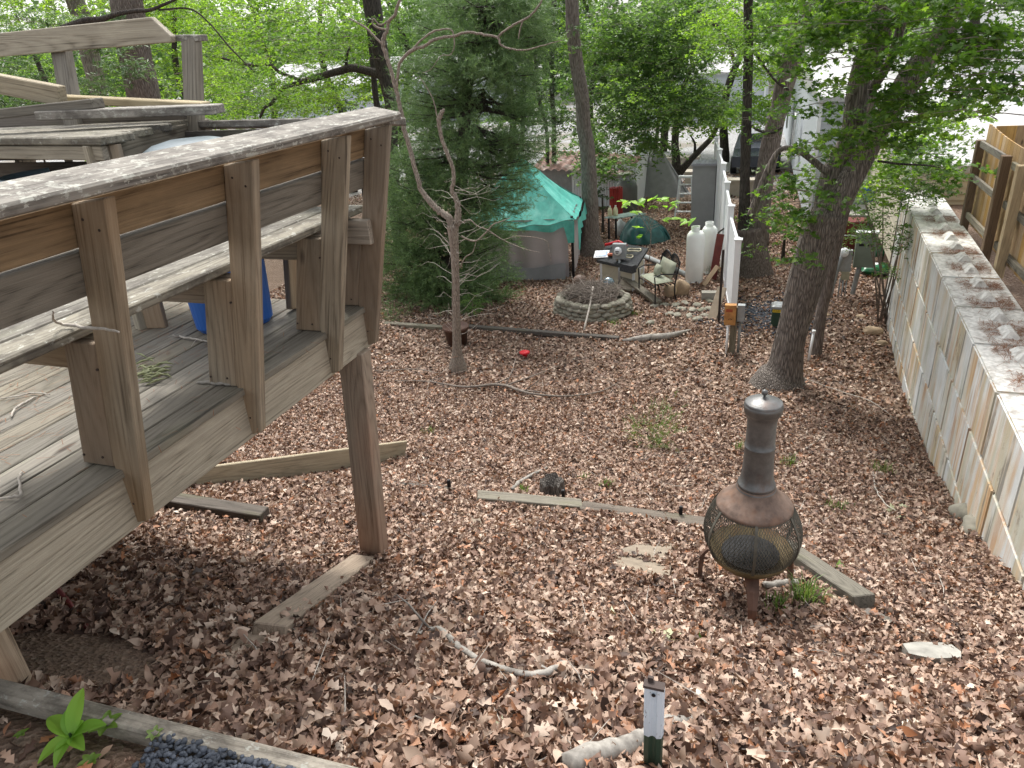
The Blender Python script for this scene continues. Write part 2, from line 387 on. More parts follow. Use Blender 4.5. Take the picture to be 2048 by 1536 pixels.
GREYC = plain('grey cloth', (.24, .24, .25), .8, var=.1)
RED = plain('faded red panel', (.30, .035, .03), .6, var=.25)
MAROON = plain('maroon plastic', (.13, .03, .025), .6, var=.2)
BRPOT = plain('brown plastic pot', (.10, .055, .04), .55, var=.15)
STONE = plain('river stone', (.25, .235, .19), .85, var=.3, vs_=9, dirt=(.11, .12, .07), dirtamt=.6)
FLAG = plain('brown flagstone', (.23, .19, .145), .9, var=.2, vs_=7, dirt=(.13, .10, .07), dirtamt=.6)
WBLOCK = plain('pale stone', (.28, .27, .24), .9, var=.3, vs_=12)
GRAVEL = plain('dark gravel', (.07, .08, .10), .7, var=.5, vs_=25)
ROCKB = plain('tan rock', (.36, .27, .18), .9, var=.3, vs_=6)
SHINGLE = plain('charcoal shingles', (.055, .057, .06), .95, var=.4, vs_=40)
RUSTROOF = plain('rust brown roof', (.17, .10, .08), .85, var=.5, vs_=5, dirt=(.34, .31, .28), dirtamt=.8)
IRON, _t, _b, _o = newmat('weathered cast iron')
_c = ramp(_t, noise(_t, mapping(_t, (1, 1, 1), rnd=False), 9, 6, .7), [(.3, (.085, .085, .085)), (.7, (.19, .19, .185))])
_c = mix(_t, ramp(_t, noise(_t, mapping(_t, (1, 1, .5), rnd=False), 6, 6, .7), [(.54, 0), (.72, .6)]), _c, (.14, .075, .05))
_t.links.new(_c, _b.inputs['Base Color']); _b.inputs['Roughness'].default_value = .42; _b.inputs['Metallic'].default_value = .55
bump(_t, _b, noise(_t, mapping(_t, (1, 1, 1), rnd=False), 80, 4), .002, .5)
RUSTCONE = plain('rusty brown hood', (.17, .12, .095), .6, .3, var=.35, vs_=22, dirt=(.20, .10, .055), dirtamt=.7)
RUST = plain('orange rust', (.27, .10, .05), .8, .1, var=.35, vs_=14, dirt=(.10, .08, .06), dirtamt=.6)
RUSTG = plain('mossy rusted rim', (.16, .12, .06), .75, .1, var=.4, vs_=14, dirt=(.25, .10, .05), dirtamt=.7)
MESHM = plain('dark expanded mesh', (.12, .115, .095), .6, .4, var=.3, vs_=20)
POSTW = plain('flaking white paint', (.62, .68, .74), .6, var=.08, vs_=10, dirt=(.05, .05, .045), dirtamt=0)
COPPERBOX = plain('sun bleached orange box', (.42, .21, .07), .7, var=.3, vs_=12, dirt=(.22, .08, .04))
CUSH = plain('faded sage cushion', (.27, .29, .22), .85, var=.15, vs_=7, dirt=(.3, .25, .2), dirtamt=.5)
REDP = plain('red plastic', (.55, .02, .03), .4, var=.1)
BAG = plain('green plastic bag', (.02, .14, .06), .3, var=.15, spec=.6)
PANELB = plain('blue solar cells', (.08, .22, .5), .3, var=.3, vs_=40)
WHITEP = plain('white plastic', (.75, .77, .78), .45, var=.06)
YEL = plain('yellow label', (.75, .55, .05), .6, var=.05)
GLASSB = plain('mirrored blue grey globe', (.22, .28, .32), .12, .7, var=.2)
BROWNG = plain('brown clay globe', (.13, .085, .065), .6, var=.25)
WINDOW = plain('dark window glass', (.05, .06, .07), .1, 0, var=.2, spec=.8)
STRAWM = plain('pine straw', (.22, .10, .05), .9, var=.4, vs_=30)

# ================================================================ SETTING
xs = np.concatenate([np.linspace(-140, -12, 24), np.linspace(-11, 6, 171)[0:], np.linspace(8, 140, 24)])
ys = np.concatenate([np.linspace(-12, .8, 20), np.linspace(.85, 20, 220), np.linspace(20.5, 60, 60), np.linspace(64, 240, 30)])
gx, gy = np.meshgrid(xs, ys); gzv = gz(gx, gy)
gzv = np.where(gx > 2.45, np.maximum(gzv, np.where(gy < 40, np.clip(-3.0-(gy-14)*.06, -5.5, -3.0), gzv)), gzv)
nx, ny = len(xs), len(ys)
ii = (np.arange(ny-1)[:, None]*nx+np.arange(nx-1)[None]).ravel()
gr = put('ground', np.stack([gx, gy, gzv], -1).reshape(-1, 3), np.stack([ii, ii+1, ii+nx+1, ii+nx], 1), GROUND, origin=(0, 0, 0), smooth=True)
tag(gr, kind='structure')

# ---- fallen leaves: many small curled leaves as one mass
def leaf_templates(k, rng, fine):
    out = []
    for _ in range(k):
        nseg = 7 if fine else 2
        t = np.linspace(0, 1, nseg+1)
        if fine:
            if rng.random() < .6:
                lobes = np.array([.012, .07, .25, .10, .34, .11, .22, .02])*rng.uniform(.6, 1.0); adv = np.array([0, 0, .06, -.01, .08, 0, .05, 0])
            else:
                lobes = np.array([.012, .10, .20, .25, .26, .21, .12, .01])*rng.uniform(.55, 1.05); adv = np.zeros(8)
            lobes = lobes*rng.uniform(.85, 1.15, 8)
        else: lobes = np.array([0.02, .32, 0]); adv = np.zeros(3)
        curl = rng.uniform(-3.4, 4.2); cup = rng.uniform(-.6, 2.6); tw = rng.uniform(-2.4, 2.4)
        V = []; 
        ang = curl*(t-.4)
        cx = np.concatenate([[0], np.cumsum(np.cos((ang[:-1]+ang[1:])/2)/nseg)]); cz = np.concatenate([[0], np.cumsum(np.sin((ang[:-1]+ang[1:])/2)/nseg)])
        for s in (-1, 0, 1):
            for i in range(nseg+1):
                wv = lobes[i]*s
                a = tw*(t[i]-.5)
                yv = wv*math.cos(cup*.5); zv = abs(wv)*math.sin(cup*.5)*1.0
                V.append((cx[i]-.4+(adv[i] if s else 0), yv*math.cos(a)-zv*math.sin(a), cz[i]+zv*math.cos(a)+yv*math.sin(a)))
        Fc = []
        n = nseg+1
        for s in (0, 1):
            for i in range(nseg): a = s*n+i; Fc.append((a, a+1, a+n+1, a+n))
        out.append((np.array(V), np.array(Fc)))
    return out
def scatter(pos, size, templates, rng, tilt=.5, nrm=None):
    """instances of leaf templates at pos -> V,F(quads),attr"""
    Vs = []; Fs = []; At = []; off = 0
    idx = rng.integers(0, len(templates), len(pos))
    for k, (tv, tf) in enumerate(templates):
        P = pos[idx == k]; n = len(P)
        if n == 0: continue
        S = size[idx == k] if hasattr(size, '__len__') else np.full(n, size)
        a = rng.uniform(0, 2*math.pi, n); b = rng.normal(0, tilt, n); c = rng.normal(0, tilt, n)
        ca, sa, cb, sb, cc, sc = np.cos(a), np.sin(a), np.cos(b), np.sin(b), np.cos(c), np.sin(c)
        Rm = np.empty((n, 3, 3))
        Rm[:, 0, 0] = ca*cb; Rm[:, 0, 1] = ca*sb*sc-sa*cc; Rm[:, 0, 2] = ca*sb*cc+sa*sc
        Rm[:, 1, 0] = sa*cb; Rm[:, 1, 1] = sa*sb*sc+ca*cc; Rm[:, 1, 2] = sa*sb*cc-ca*sc
        Rm[:, 2, 0] = -sb; Rm[:, 2, 1] = cb*sc; Rm[:, 2, 2] = cb*cc
        W = np.einsum('nij,vj->nvi', Rm, tv)*S[:, None, None]+P[:, None, :]
        Vs.append(W.reshape(-1, 3)); Fs.append((tf[None]+(np.arange(n)*len(tv))[:, None, None]+off).reshape(-1, tf.shape[1]))
        At.append(np.repeat(rng.random(n), len(tv))); off += n*len(tv)
    return np.concatenate(Vs), np.concatenate(Fs), np.concatenate(At)
def wallx(y): return 1.79+.035*(y-5.26)
def litter():
    rng = np.random.default_rng(3)
    T1 = leaf_templates(32, rng, True); T2 = leaf_templates(10, rng, False)
    bare = lambda x, y: np.clip(1-np.hypot((x+2.42)/.5, (y-1.38)/.22), 0, 1)   # trodden soil under the deck corner
    Vs = []; Fs = []; As = []; off = 0
    EX = []
    def exl(a, b, r, n=1):
        p, q = G(*a), G(*b)
        for i in range(n+1): c = p.lerp(q, i/n); EX.append((c.x, c.y, r))
    exl((1272, 1108), (1318, 1108), .13, 2); exl((1262, 1132), (1318, 1145), .12, 2); exl((950, 1048), (952, 1048), .07); exl((1822, 1316), (1905, 1318), .075, 3)
    exl((955, 1002), (1163, 1020), .075, 9); exl((1163, 1022), (1400, 1056), .06, 12); exl((1590, 1130), (1728, 1222), .08, 8); exl((340, 1020), (530, 1050), .06, 8)
    exl((520, 1262), (715, 1125), .085, 9); exl((440, 1322), (520, 1275), .05, 3)
    def add(x, y, s, T, tilt, lift):
        nonlocal off
        ok = (x < wallx(y)-.02) & (rng.random(len(x)) > bare(x, y)*3.2)
        for ex_, ey_, er_ in EX: ok &= (np.hypot(x-ex_, y-ey_) > er_) | (rng.random(len(x)) < .10)
        x, y, s = x[ok], y[ok], s[ok]
        # clumping
        z = gz(x, y)+rng.random(len(x))**1.6*lift+.004
        V, Fc, A = scatter(np.stack([x, y, z], 1), s, T, rng, tilt)
        Vs.append(V); Fs.append(Fc+off); As.append(A); off += len(V)
    n = 88000; y = rng.uniform(1.12, 4.8, n); x = rng.uniform(-5.2, 1.9, n); kk = x > -1.25*y-1.2; x, y = x[kk], y[kk]; add(x, y, rng.uniform(.034, .080, len(x))*(1+.35*np.clip(3-y, 0, 1.5)/1.5), T1, .55, .045)
    n = 30000; y = rng.uniform(1.12, 9, n)**1.0; x = rng.uniform(-7, 1.95, n); kk = x > -1.0*y-1.0; x, y = x[kk], y[kk]; add(x, y, rng.uniform(.05, .09, len(x)), T2, .12, .006)
    n = 72000; y = rng.uniform(4.8, 9.2, n); x = rng.uniform(-8.5, 2.0, n); kk = x > -1.0*y-.5; x, y = x[kk], y[kk]; add(x, y, rng.uniform(.036, .085, len(x)), T1, .55, .04)
    n = 110000; y = rng.uniform(9, 24, n)**1.0; x = rng.uniform(-11, 2.6, n); keep = x > -1.1*y*.62-2; x, y = x[keep], y[keep]
    add(x, y, rng.uniform(.05, .105, len(x)), T2, .5, .03)
    n = 12000; y = rng.uniform(24, 32, n); x = rng.uniform(-16, 3, n); add(x, y, rng.uniform(.08, .16, n), T2, .4, .03)
    # at the foot of the camera's bank, near the timber
    n = 150; y = rng.uniform(.5, .97, n); x = rng.uniform(-2.6, -1.62, n); add(x, y, rng.uniform(.05, .10, n), T1, .3, .02)
    o = put('leaf_litter', np.concatenate(Vs), np.concatenate(Fs), LITTER, origin=(0, 5, -4), attr=np.concatenate(As))
    tag(o, 'brown dead oak leaves covering the whole sloping yard', 'fallen leaves', kind='stuff')
litter()

# ================================================================ DECK
XO = -2.04; ZD = -1.23
deck = thing('wooden_deck', 'weathered grey raised deck with a built-in bench rail along its edge', 'deck', (-3.2, 2.4, -1.3))
# deck boards run along Y
x = XO+.015; k = 0
while x > -5.6:
    board('deck_board', W_DECK, deck, (x-.07, .35+.02*random.random(), ZD-.016), (x-.07, 3.26, ZD-.016), .137, .032, (1, 0, 0)); x -= .145; k += 1
board('fascia_board', W_FASC, deck, (XO-.019, .35, -1.352), (XO-.019, 3.225, -1.352), .232, .036, (0, 0, 1), .003)
board('fascia_board', W_FASC, deck, (XO-.002, 3.245, -1.352), (-5.6, 3.245, -1.352), .232, .036, (0, 0, 1), .003)
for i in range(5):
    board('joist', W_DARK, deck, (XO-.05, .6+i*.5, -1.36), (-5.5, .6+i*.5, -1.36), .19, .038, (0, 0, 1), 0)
LEAN = Vector((.219, 0, 1)).normalized(); PERP = Vector((1, 0, -.219)).normalized()
POSTY = [.88, 1.53, 2.18, 2.82, 3.20]
for i, y in enumerate(POSTY):
    d = .0
    prism('back_post', W_POST, deck, [(-2.062+d, -1.458), (-1.995+d, -1.44), (-1.735+d, -.31), (-1.868+d, -.325), (-1.958+d, -.75), (-2.06+d, -1.20)], y, y+.04, LEAN)
    prism('seat_leg', W_POST, deck, [(-2.205+d, -1.226), (-2.062+d, -1.226), (-1.962+d, -.76), (-2.095+d, -.76)], y+.002, y+.04, LEAN)
    yb = y-.04 if i == 4 else y+.04
    board('seat_bracket', W_POST, deck, (-1.905+d, yb+.019, -.815), (-2.50+d, yb+.019, -.815), .125, .037, (0, 0, 1))
for i, y in enumerate(POSTY):
    for (nx_, nz_) in ((-2.185, -1.19), (-2.10, -1.19), (-1.84, -.37), (-1.79, -.40), (-2.03, -1.37), (-1.985, -.85)):
        m = MB(); m.tube([(nx_, y-.0015, nz_), (nx_, y+.004, nz_)], .0045, 7); m.build('nail_head', NAIL, deck)
# cap rail leaning with the backs
c = Vector((-1.70, 0, -.278)); inn = -PERP
cc = c+inn*.075+LEAN*.0
board('cap_rail', W_CAP, deck, (cc.x, .35, cc.z), (cc.x, 3.27, cc.z), .155, .036, (PERP.x, 0, PERP.z), .007)
def backb(name, mat, z0, z1, y0, y1):
    zc = (z0+z1)/2; h = (z1-z0)/math.cos(.19); xx = -1.868-.186*(-.32-zc)
    board(name, mat, deck, (xx-.022, y0, zc), (xx-.022, y1, zc), h, .036, (.186, 0, 1))
backb('backrest_board', W_BACK, -.452, -.318, .4, 3.22)
backb('backrest_board', W_BACKG, -.600, -.464, .4, 3.22)
for i, xx in enumerate((-2.052, -2.20, -2.35)):
    board('seat_board', W_SEAT, deck, (xx-.012, .4, -.722), (xx-.012, 3.30-.04*i, -.722), .14, .036, (1, 0, 0), .006)
# back side of the deck: low bench rail across, seen from inside
board('cap_rail', W_CAP, deck, (-1.755, 3.335, -.306), (-3.12, 3.51, -.302), .15, .04, (.02, 1, -.16), .006)
board('backrest_board', W_DARK, deck, (-1.92, 3.36, -.395), (-5.4, 3.42, -.38), .14, .036, (0, .2, 1))
board('backrest_board', W_DARK, deck, (-1.97, 3.33, -.545), (-5.4, 3.39, -.53), .14, .036, (0, .2, 1))
board('backrest_board', W_DARK, deck, (-3.12, 3.44, -.262), (-5.4, 3.50, -.235), .15, .036, (0, .2, 1))
for xx in (-2.45, -3.0, -3.75, -4.5):
    board('back_post', W_POST, deck, (xx, 3.265, -1.42), (xx, 3.50, -.335), .12, .04, (0, 1, 0))
    board('seat_leg', W_POST, deck, (xx+.045, 3.12, -1.226), (xx+.045, 3.22, -.765), .13, .038, (0, 1, 0))
board('seat_board', W_SEAT, deck, (-2.42, 3.16, -.742), (-5.3, 3.16, -.742), .14, .036, (0, 1, 0))
# posts carrying it
def sq_post(name, mat, parent, a, b, w, t):
    return board(name, mat, parent, a, b, w, t, (1, 0, 0), .005)
sq_post('support_post', W_LEG, deck, (-2.195, 3.10, -3.02), (-2.085, 3.12, -1.45), .15, .10)
sq_post('support_post', W_LEG, deck, (-2.42, 1.13, -2.3), (-2.42, 1.13, -1.45), .13, .10)
sq_post('support_post', W_LEG, deck, (-4.5, 3.1, -3.4), (-4.5, 3.1, -1.47), .13, .13)

# ---- tall bench table standing on the deck, with a leaning back above
tb = thing('raised_bench', 'tall grey wooden bench on the deck with a leaning back rail', 'bench', (-3.4, 3.1, ZD))
TZ = -.262
dx = Vector((-.985, .175, 0)).normalized(); dyv = Vector((.0, 1, 0))
P0 = Vector((-2.93, 2.67, TZ))
for i, (s, l) in enumerate(((.0, 2.2), (-.06, 2.0), (-.09, 1.9), (-.14, 1.9))):
    p = P0+Vector((-.035*i+s*.6, .085+.195*i, -.019)); board('top_board', W_SEAT, tb, p, p+dx*l, .185, .038, (0, 1, 0), .006)
p = P0+Vector((-.04, .03, -.076)); board('apron_board', W_FASC, tb, p, p+dx*2.0, .065, .036, (0, 0, 1))
for (a, b_) in (((-2.965, 2.72), (-2.98, 2.68)), ((-3.03, 2.755), (-3.06, 2.715))):
    pass
board('leg', W_POST, tb, (-3.01, 2.74, ZD), (-2.985, 2.745, TZ-.042), .105, .036, (1, .3, 0))
board('leg', W_FASC, tb, (-3.085, 2.715, ZD), (-3.06, 2.71, TZ-.04), .06, .05, (.3, 1, 0))
board('leg', W_POST, tb, (-4.3, 3.0, ZD), (-4.3, 3.0, TZ-.04), .1, .05, (1, .3, 0))
board('side_apron', W_BACKG, tb, (-2.99, 2.80, -.35), (-3.18, 3.66, -.34), .12, .036, (0, 0, 1))
a = atY(392, 300, 3.40); b_ = atY(383, 82, 3.62); a = a+(a-b_)*.9
board('back_post', W_BACKG, tb, a, b_, .10, .06, (1, -.1, 0))
a = atY(152, 260, 3.42); b_ = atY(122, 96, 3.62)
board('back_post', W_BACKG, tb, a, b_, .115, .06, (1, -.1, 0))
# top rail: a wide board tipped towards the yard
a = atY(-260, 92, 3.94); b_ = atY(352, 56, 3.94)
bt = prism('back_rail', W_FASC, tb, [(atY(-260, 96, 3.64).x, atY(-260, 96, 3.64).z), (atY(-260, 136, 3.64).x, atY(-260, 136, 3.64).z), (atY(366, 84, 3.64).x, atY(366, 84, 3.64).z), (atY(366, 72, 3.64).x, atY(366, 72, 3.64).z), (atY(325, 34, 3.64).x, atY(325, 34, 3.64).z)], 3.545, 3.585, (-1, 0, .02))
a = atY(362, 76, 3.64); b_ = atY(404, 76, 3.64)
board('rail_end', W_CAP, tb, a, b_, .10, .034, (0, 1, 0))
# loose boards piled on it
def pile(name, mat, p0, p1, w, t, lab, side=(0, 1, 0)):
    o = board(name, mat, None, p0, p1, w, t, side, .005); return tag(o, lab, 'board', 'loose boards piled on the raised bench')
pile('loose_board', W_CAP, atY(88, 230, 3.05), atY(436, 218, 3.18), .13, .045, 'long dark grey board with a broken right end on the raised bench')
pile('loose_board', W_NEW, atY(112, 197, 3.3), atY(412, 212, 3.34), .09, .04, 'pale yellow split board lying behind the dark board on the raised bench')
pile('loose_board', W_DECK, atY(-60, 234, 3.0), atY(196, 206, 3.10), .10, .05, 'short mossy board with a cut end resting across the bench pile')
pile('loose_board', W_NEW, atY(-80, 152, 3.1), atY(126, 192, 3.12), .10, .06, 'thick yellow timber end sticking up out of the pile on the raised bench', (0, 0, 1))

# ---- bins on the deck
def rbox(cx, cy, z, wx, wy, rc, n=6):
    out = []
    for qx, qy, a0 in ((1, 1, 0), (-1, 1, 90), (-1, -1, 180), (1, -1, 270)):
        for i in range(n+1):
            a = R(a0+90*i/n); out.append((cx+qx*(wx/2-rc)+rc*math.cos(a), cy+qy*(wy/2-rc)+rc*math.sin(a), z))
    return out
def loft(rings, cap0=True, cap1=True):
    V = [p for r in rings for p in r]; n = len(rings[0]); Fc = []
    for j in range(len(rings)-1):
        for i in range(n): k = (i+1) % n; Fc.append((j*n+i, j*n+k, (j+1)*n+k, (j+1)*n+i))
    if cap0: Fc.append(tuple(range(n))[::-1])
    if cap1: Fc.append(tuple((len(rings)-1)*n+i for i in range(n)))
    return V, Fc
def rotz(V, c, a):
    ca, sa = math.cos(a), math.sin(a); return [(c[0]+(v[0]-c[0])*ca-(v[1]-c[1])*sa, c[1]+(v[0]-c[0])*sa+(v[1]-c[1])*ca, v[2]) for v in V]
bc = (-2.64, 2.90)
bt = thing('storage_bin', 'tall bright blue plastic bin with a dusty lid standing on the deck', 'bin', (bc[0], bc[1], ZD))
V, Fc = loft([rbox(*bc, ZD+.004, .34, .32, .06), rbox(*bc, ZD+.03, .38, .36, .08), rbox(*bc, ZD+.78, .46, .46, .12), rbox(*bc, ZD+.80, .49, .49, .13), rbox(*bc, ZD+.84, .49, .49, .13)])
put('bin_body', rotz(V, bc, .75), Fc, BLUE, bt, smooth=False)
V, Fc = loft([rbox(*bc, ZD+.842, .50, .50, .13), rbox(*bc, ZD+.86, .49, .49, .13), rbox(*bc, ZD+.90, .36, .36, .12), rbox(*bc, ZD+.92, .2, .2, .07)])
put('bin_lid', rotz(V, bc, .75), Fc, LID, bt, smooth=True)
gc = (-3.95, 3.2)
bt = thing('trash_can', 'round blue grey plastic trash can under the raised bench', 'trash can', (gc[0], gc[1], ZD))
m = MB(); m.lathe([(.22, 0), (.27, .68), (.29, .685), (.295, .72), (.28, .725), (.27, .70), (.26, .6), (.22, .03)], (gc[0], gc[1], ZD+.01), 40); m.build('can_body', BINGREY, bt, True)
m = MB(); m.lathe([(.298, .655), (.303, .66), (.303, .685), (.298, .69)], (gc[0], gc[1], ZD+.01), 40); m.build('can_rim', BINGREY, bt, True)

# ================================================================ sticks and twigs
def stick(name, pts, mat, lab, cat='stick', group=None, sides=6, branches=0, seed=0, blen=.25):
    """pts: (x,y,z,r)"""
    q, r = spline(pts, 5); rr = random.Random(seed)
    q = [Vector(p)+Vector((rr.gauss(0, 1), rr.gauss(0, 1), rr.gauss(0, .5)))*r[i]*(.45 if r[i] < .012 else .16) for i, p in enumerate(q)]
    m = MB(); m.tube(q, r, max(sides, 8) if r[0] > .02 else sides, True, .12, .1)
    for _ in range(branches):
        i = rr.randrange(2, len(q)-1); d = (q[i]-q[i-1]).normalized(); s = Vector((rr.gauss(0, 1), rr.gauss(0, 1), abs(rr.gauss(0, .35)))).normalized()
        d2 = (d*.6+s*.8).normalized(); L = blen*rr.uniform(.5, 1.3); p1 = q[i]+d2*L*.5; p2 = p1+(d2+Vector((rr.gauss(0, .3), rr.gauss(0, .3), rr.gauss(-.1, .1))))*L*.5
        m.tube([q[i], p1, p2], [r[i]*.6, r[i]*.4, r[i]*.15], 5)
    return tag(m.build(name, mat, smooth=True), lab, cat, group)
def gpts(px, rad, lift=.02):
    out = []
    for (x_, y_), r_ in zip(px, rad):
        p = G(x_, y_); out.append((p.x, p.y, p.z+r_+lift, r_))
    return out
def dpts(px, rad, z=ZD+.008):
    return [(*atZ(x_, y_, z)[:2], z+r_, r_) for (x_, y_), r_ in zip(px, rad)]
GS = 'sticks lying on the deck'
stick('stick', dpts([(0, 998), (30, 996), (42, 992), (38, 960), (44, 944)], [.003, .005, .005, .004, .002]), B_PALE, 'bent pale twig at the left edge of the deck boards', group=GS, seed=1)
stick('stick', dpts([(22, 835), (32, 820), (52, 806), (72, 795)], [.003, .005, .005, .003]), B_PALE, 'crooked pale twig in the middle of the lower deck boards', group=GS, seed=2)
stick('stick', dpts([(0, 798), (40, 792), (70, 786), (100, 790)], [.002, .003, .003, .002]), B_PALE, 'thin straight twig above the crooked one on the deck', group=GS, seed=3)
stick('stick', dpts([(395, 768), (420, 768), (450, 771), (480, 772)], [.006, .009, .009, .006], ZD), B_LICH, 'short knobbly lichened stick against the foot of a rail post', group=GS, seed=4)
stick('stick', dpts([(348, 672), (375, 678), (400, 682), (416, 684)], [.004, .006, .005, .003]), B_PALE, 'pale forked twig in front of the blue bin', group=GS, seed=5, branches=2, blen=.1)
stick('stick', [(*atZ(106, 622, -.60)[:], .002), (*atZ(108, 640, -.66)[:], .004), (*atZ(130, 650, -.692)[:], .005), (*atZ(190, 656, -.685)[:], .005), (*atZ(238, 664, -.66)[:], .003)], B_PALE, 'curled pale twig hooked over the bench seat', group=GS, seed=6)
# little pile of seed pods
rr = random.Random(5); m = MB()
for i in range(34):
    p = atZ(305+rr.gauss(0, 15), 746+rr.gauss(0, 9), ZD+.006); a = rr.uniform(-.5, .9); d = Vector((math.cos(a), math.sin(a), rr.uniform(-.1, .25)))*rr.uniform(.025, .05)
    z = rr.random()*.03; m.tube([p-d+Vector((0, 0, z)), p+Vector((0, 0, z+.006)), p+d+Vector((0, 0, z))], [.002, .0055, .001], 5)
tag(m.build('seed_pods', L_PALE, smooth=True, attr=None), 'heap of pale green seed pods on the deck boards', 'seed pods')
# fine pine needle debris on the deck
def needles(name, fn, n, L, mat, rad=.0007, seed=1):
    rng = np.random.default_rng(seed); P = fn(rng, n); a = rng.uniform(0, 6.28, n); l = L*rng.uniform(.5, 1.2, n)
    d = np.stack([np.cos(a), np.sin(a), rng.normal(0, .08, n)], 1)*l[:, None]/2; s = np.stack([-np.sin(a), np.cos(a), np.zeros(n)], 1)*rad
    b2 = np.stack([P-d-s, P-d+s, P+d+s, P+d-s], 1).reshape(-1, 3); up_ = np.zeros((n, 4, 3)); up_[:, 2:, 2] = rad
    return put(name, b2+up_.reshape(-1, 3), np.arange(n*4).reshape(n, 4), mat)
o = needles('deck_debris', lambda r, n: np.stack([r.normal(-2.95, .45, n), r.uniform(1.1, 3.5, n), np.full(n, ZD+.004)+r.random(n)*.004], 1), 900, .05, STRAWM, .0009)
tag(o, 'fine brown needles and bits scattered over the deck boards', 'debris', kind='stuff')

# ================================================================ timbers, planks, stones on the ground
def gboard(name, mat, a, b, w, t, lab, cat, lift=0, side=None, group=None, zs=(0, 0)):
    p = G(*a); q = G(*b); p = p+Vector((0, 0, lift+zs[0])); q = q+Vector((0, 0, lift+zs[1]))
    d = (q-p).normalized(); s = side or d.cross(Vector((0, 0, 1))) 
    return tag(board(name, mat, None, p, q, w, t, s, .006), lab, cat, group)
gboard('long_board', W_NEW, (330, 985), (812, 912), .20, .04, 'long brown two-by board standing on edge behind the deck post', 'board', .08, side=(0, 0, 1))
gboard('short_board', W_DARK, (322, 1010), (534, 1045), .12, .06, 'short mossy green board lying on leaves under the deck edge', 'board', .07)
A_ = atZ(505, 1262, -2.19); B_ = atZ(720, 1112, -2.80)
tag(board('ground_plank', W_PLANK, None, A_+Vector((.07, .02, 0)), B_+Vector((.04, -.03, 0)), .15, .06, (1, 0, 0), .006), 'tan plank half buried in leaves beside the deck post', 'board')
A_ = G(430, 1330); B_ = G(520, 1275)
tag(board('ground_plank', W_PLANK, None, A_+Vector((0, 0, -.01)), B_+Vector((.02, 0, -.005)), .14, .04, (1, 0, 0), .006), 'dull board mostly hidden under leaves below the tan plank', 'board')
W_TIMB = wood('old landscape timber', (.20, .18, .135), (.06, .052, .04), amount=.3, green=.5)
W_EDGE = wood('grey edging timber', (.36, .33, .28), (.15, .13, .105), amount=.35, lichen=.25)
GT = 'landscape timbers on the leaf covered slope'
gboard('landscape_timber', W_TIMB, (955, 1002), (1163, 1020), .13, .09, 'mossy green landscape timber in front of the stump', 'timber', .03, group=GT)
gboard('landscape_timber', W_DARK, (1163, 1022), (1410, 1056), .13, .09, 'dark grey timber ending behind the chiminea', 'timber', .02, group=GT)
gboard('landscape_timber', W_TIMB, (1562, 1100), (1728, 1215), .13, .10, 'rotting timber on the right of the chiminea feet', 'timber', .03, group=GT)
gboard('landscape_timber', W_DARK, (1728, 1228), (1795, 1258), .07, .04, 'thin dark splintered end piece below the rotting timber', 'timber', .01, group=GT)
gboard('landscape_timber', W_DARK, (768, 970), (905, 985), .07, .05, 'thin dark edging strip right of the deck post', 'timber', .01, group=GT)
gboard('landscape_timber', W_TIMB, (770, 650), (885, 658), .12, .08, 'brown edging timber left of the flower pot', 'timber', .02, group=GT)
gboard('landscape_timber', W_DARK, (935, 656), (1238, 680), .11, .08, 'long low edging timber in front of the fire pit', 'timber', .02, group=GT)
m = MB(); q, r_ = spline([(*(G(1245, 684)+Vector((0, 0, .02))), .03), (*(G(1290, 682)+Vector((0, 0, .05))), .075), (*(G(1335, 678)+Vector((0, 0, .05))), .07), (*(G(1380, 662)+Vector((0, 0, .02))), .02)], 5); m.tube(q, r_, 9, wob=.3)
tag(m.build('driftwood_log', B_LICH, smooth=True), 'pale grey driftwood log at the right end of the edging timber', 'log')
tag(board('edging_timber', W_EDGE, None, (-2.75, 1.0, -1.80), (-.66, 1.125, -1.885), .062, .07, (0, 1, 0), .008), 'grey timber edging the gravel strip at the bottom left', 'timber')
for (p, t_, lab) in (((900, 985), (900, 968), 'black metal stake at the end of the dark strip'), ((1361, 1040), (1361, 1019), 'black metal stake behind the dark grey timber'), ((1127, 1005), (1127, 985), 'short black stake between stump and mossy timber')):
    b0 = G(*p); m = MB(); m.box((b0.x, b0.y, b0.z+.05), (.028, .02, .16)); m.tube([b0+Vector((0, 0, .12)), b0+Vector((0, 0, .135))], [.018, .012], 8)
    tag(m.build('edging_stake', BLACK), lab, 'stake', 'black stakes along the timbers')
def rock(name, mat, c, d, lab, cat='rock', seed=0, flat=False, group=None, parent=None, rz=0):
    bm = bmesh.new(); bmesh.ops.create_icosphere(bm, subdivisions=3, radius=1)
    V = []
    for v in bm.verts:
        n = mnoise.noise(v.co*1.3+Vector((seed*3.1, 0, 0)))*.28+mnoise.noise(v.co*3.1+Vector((seed, 5, 0)))*.1; p = v.co*(1+n)
        if flat: p.z = max(-.5, min(.5, p.z*1.6)); 
        p = Matrix.Rotation(rz, 3, 'Z')@Vector((p.x*d[0]/2, p.y*d[1]/2, p.z*d[2]/2)); V.append(p+Vector(c))
    Fc = [[v.index for v in f.verts] for f in bm.faces]; bm.free()
    o = put(name, V, Fc, mat, parent, smooth=True)
    if lab: tag(o, lab, cat, group)
    return o
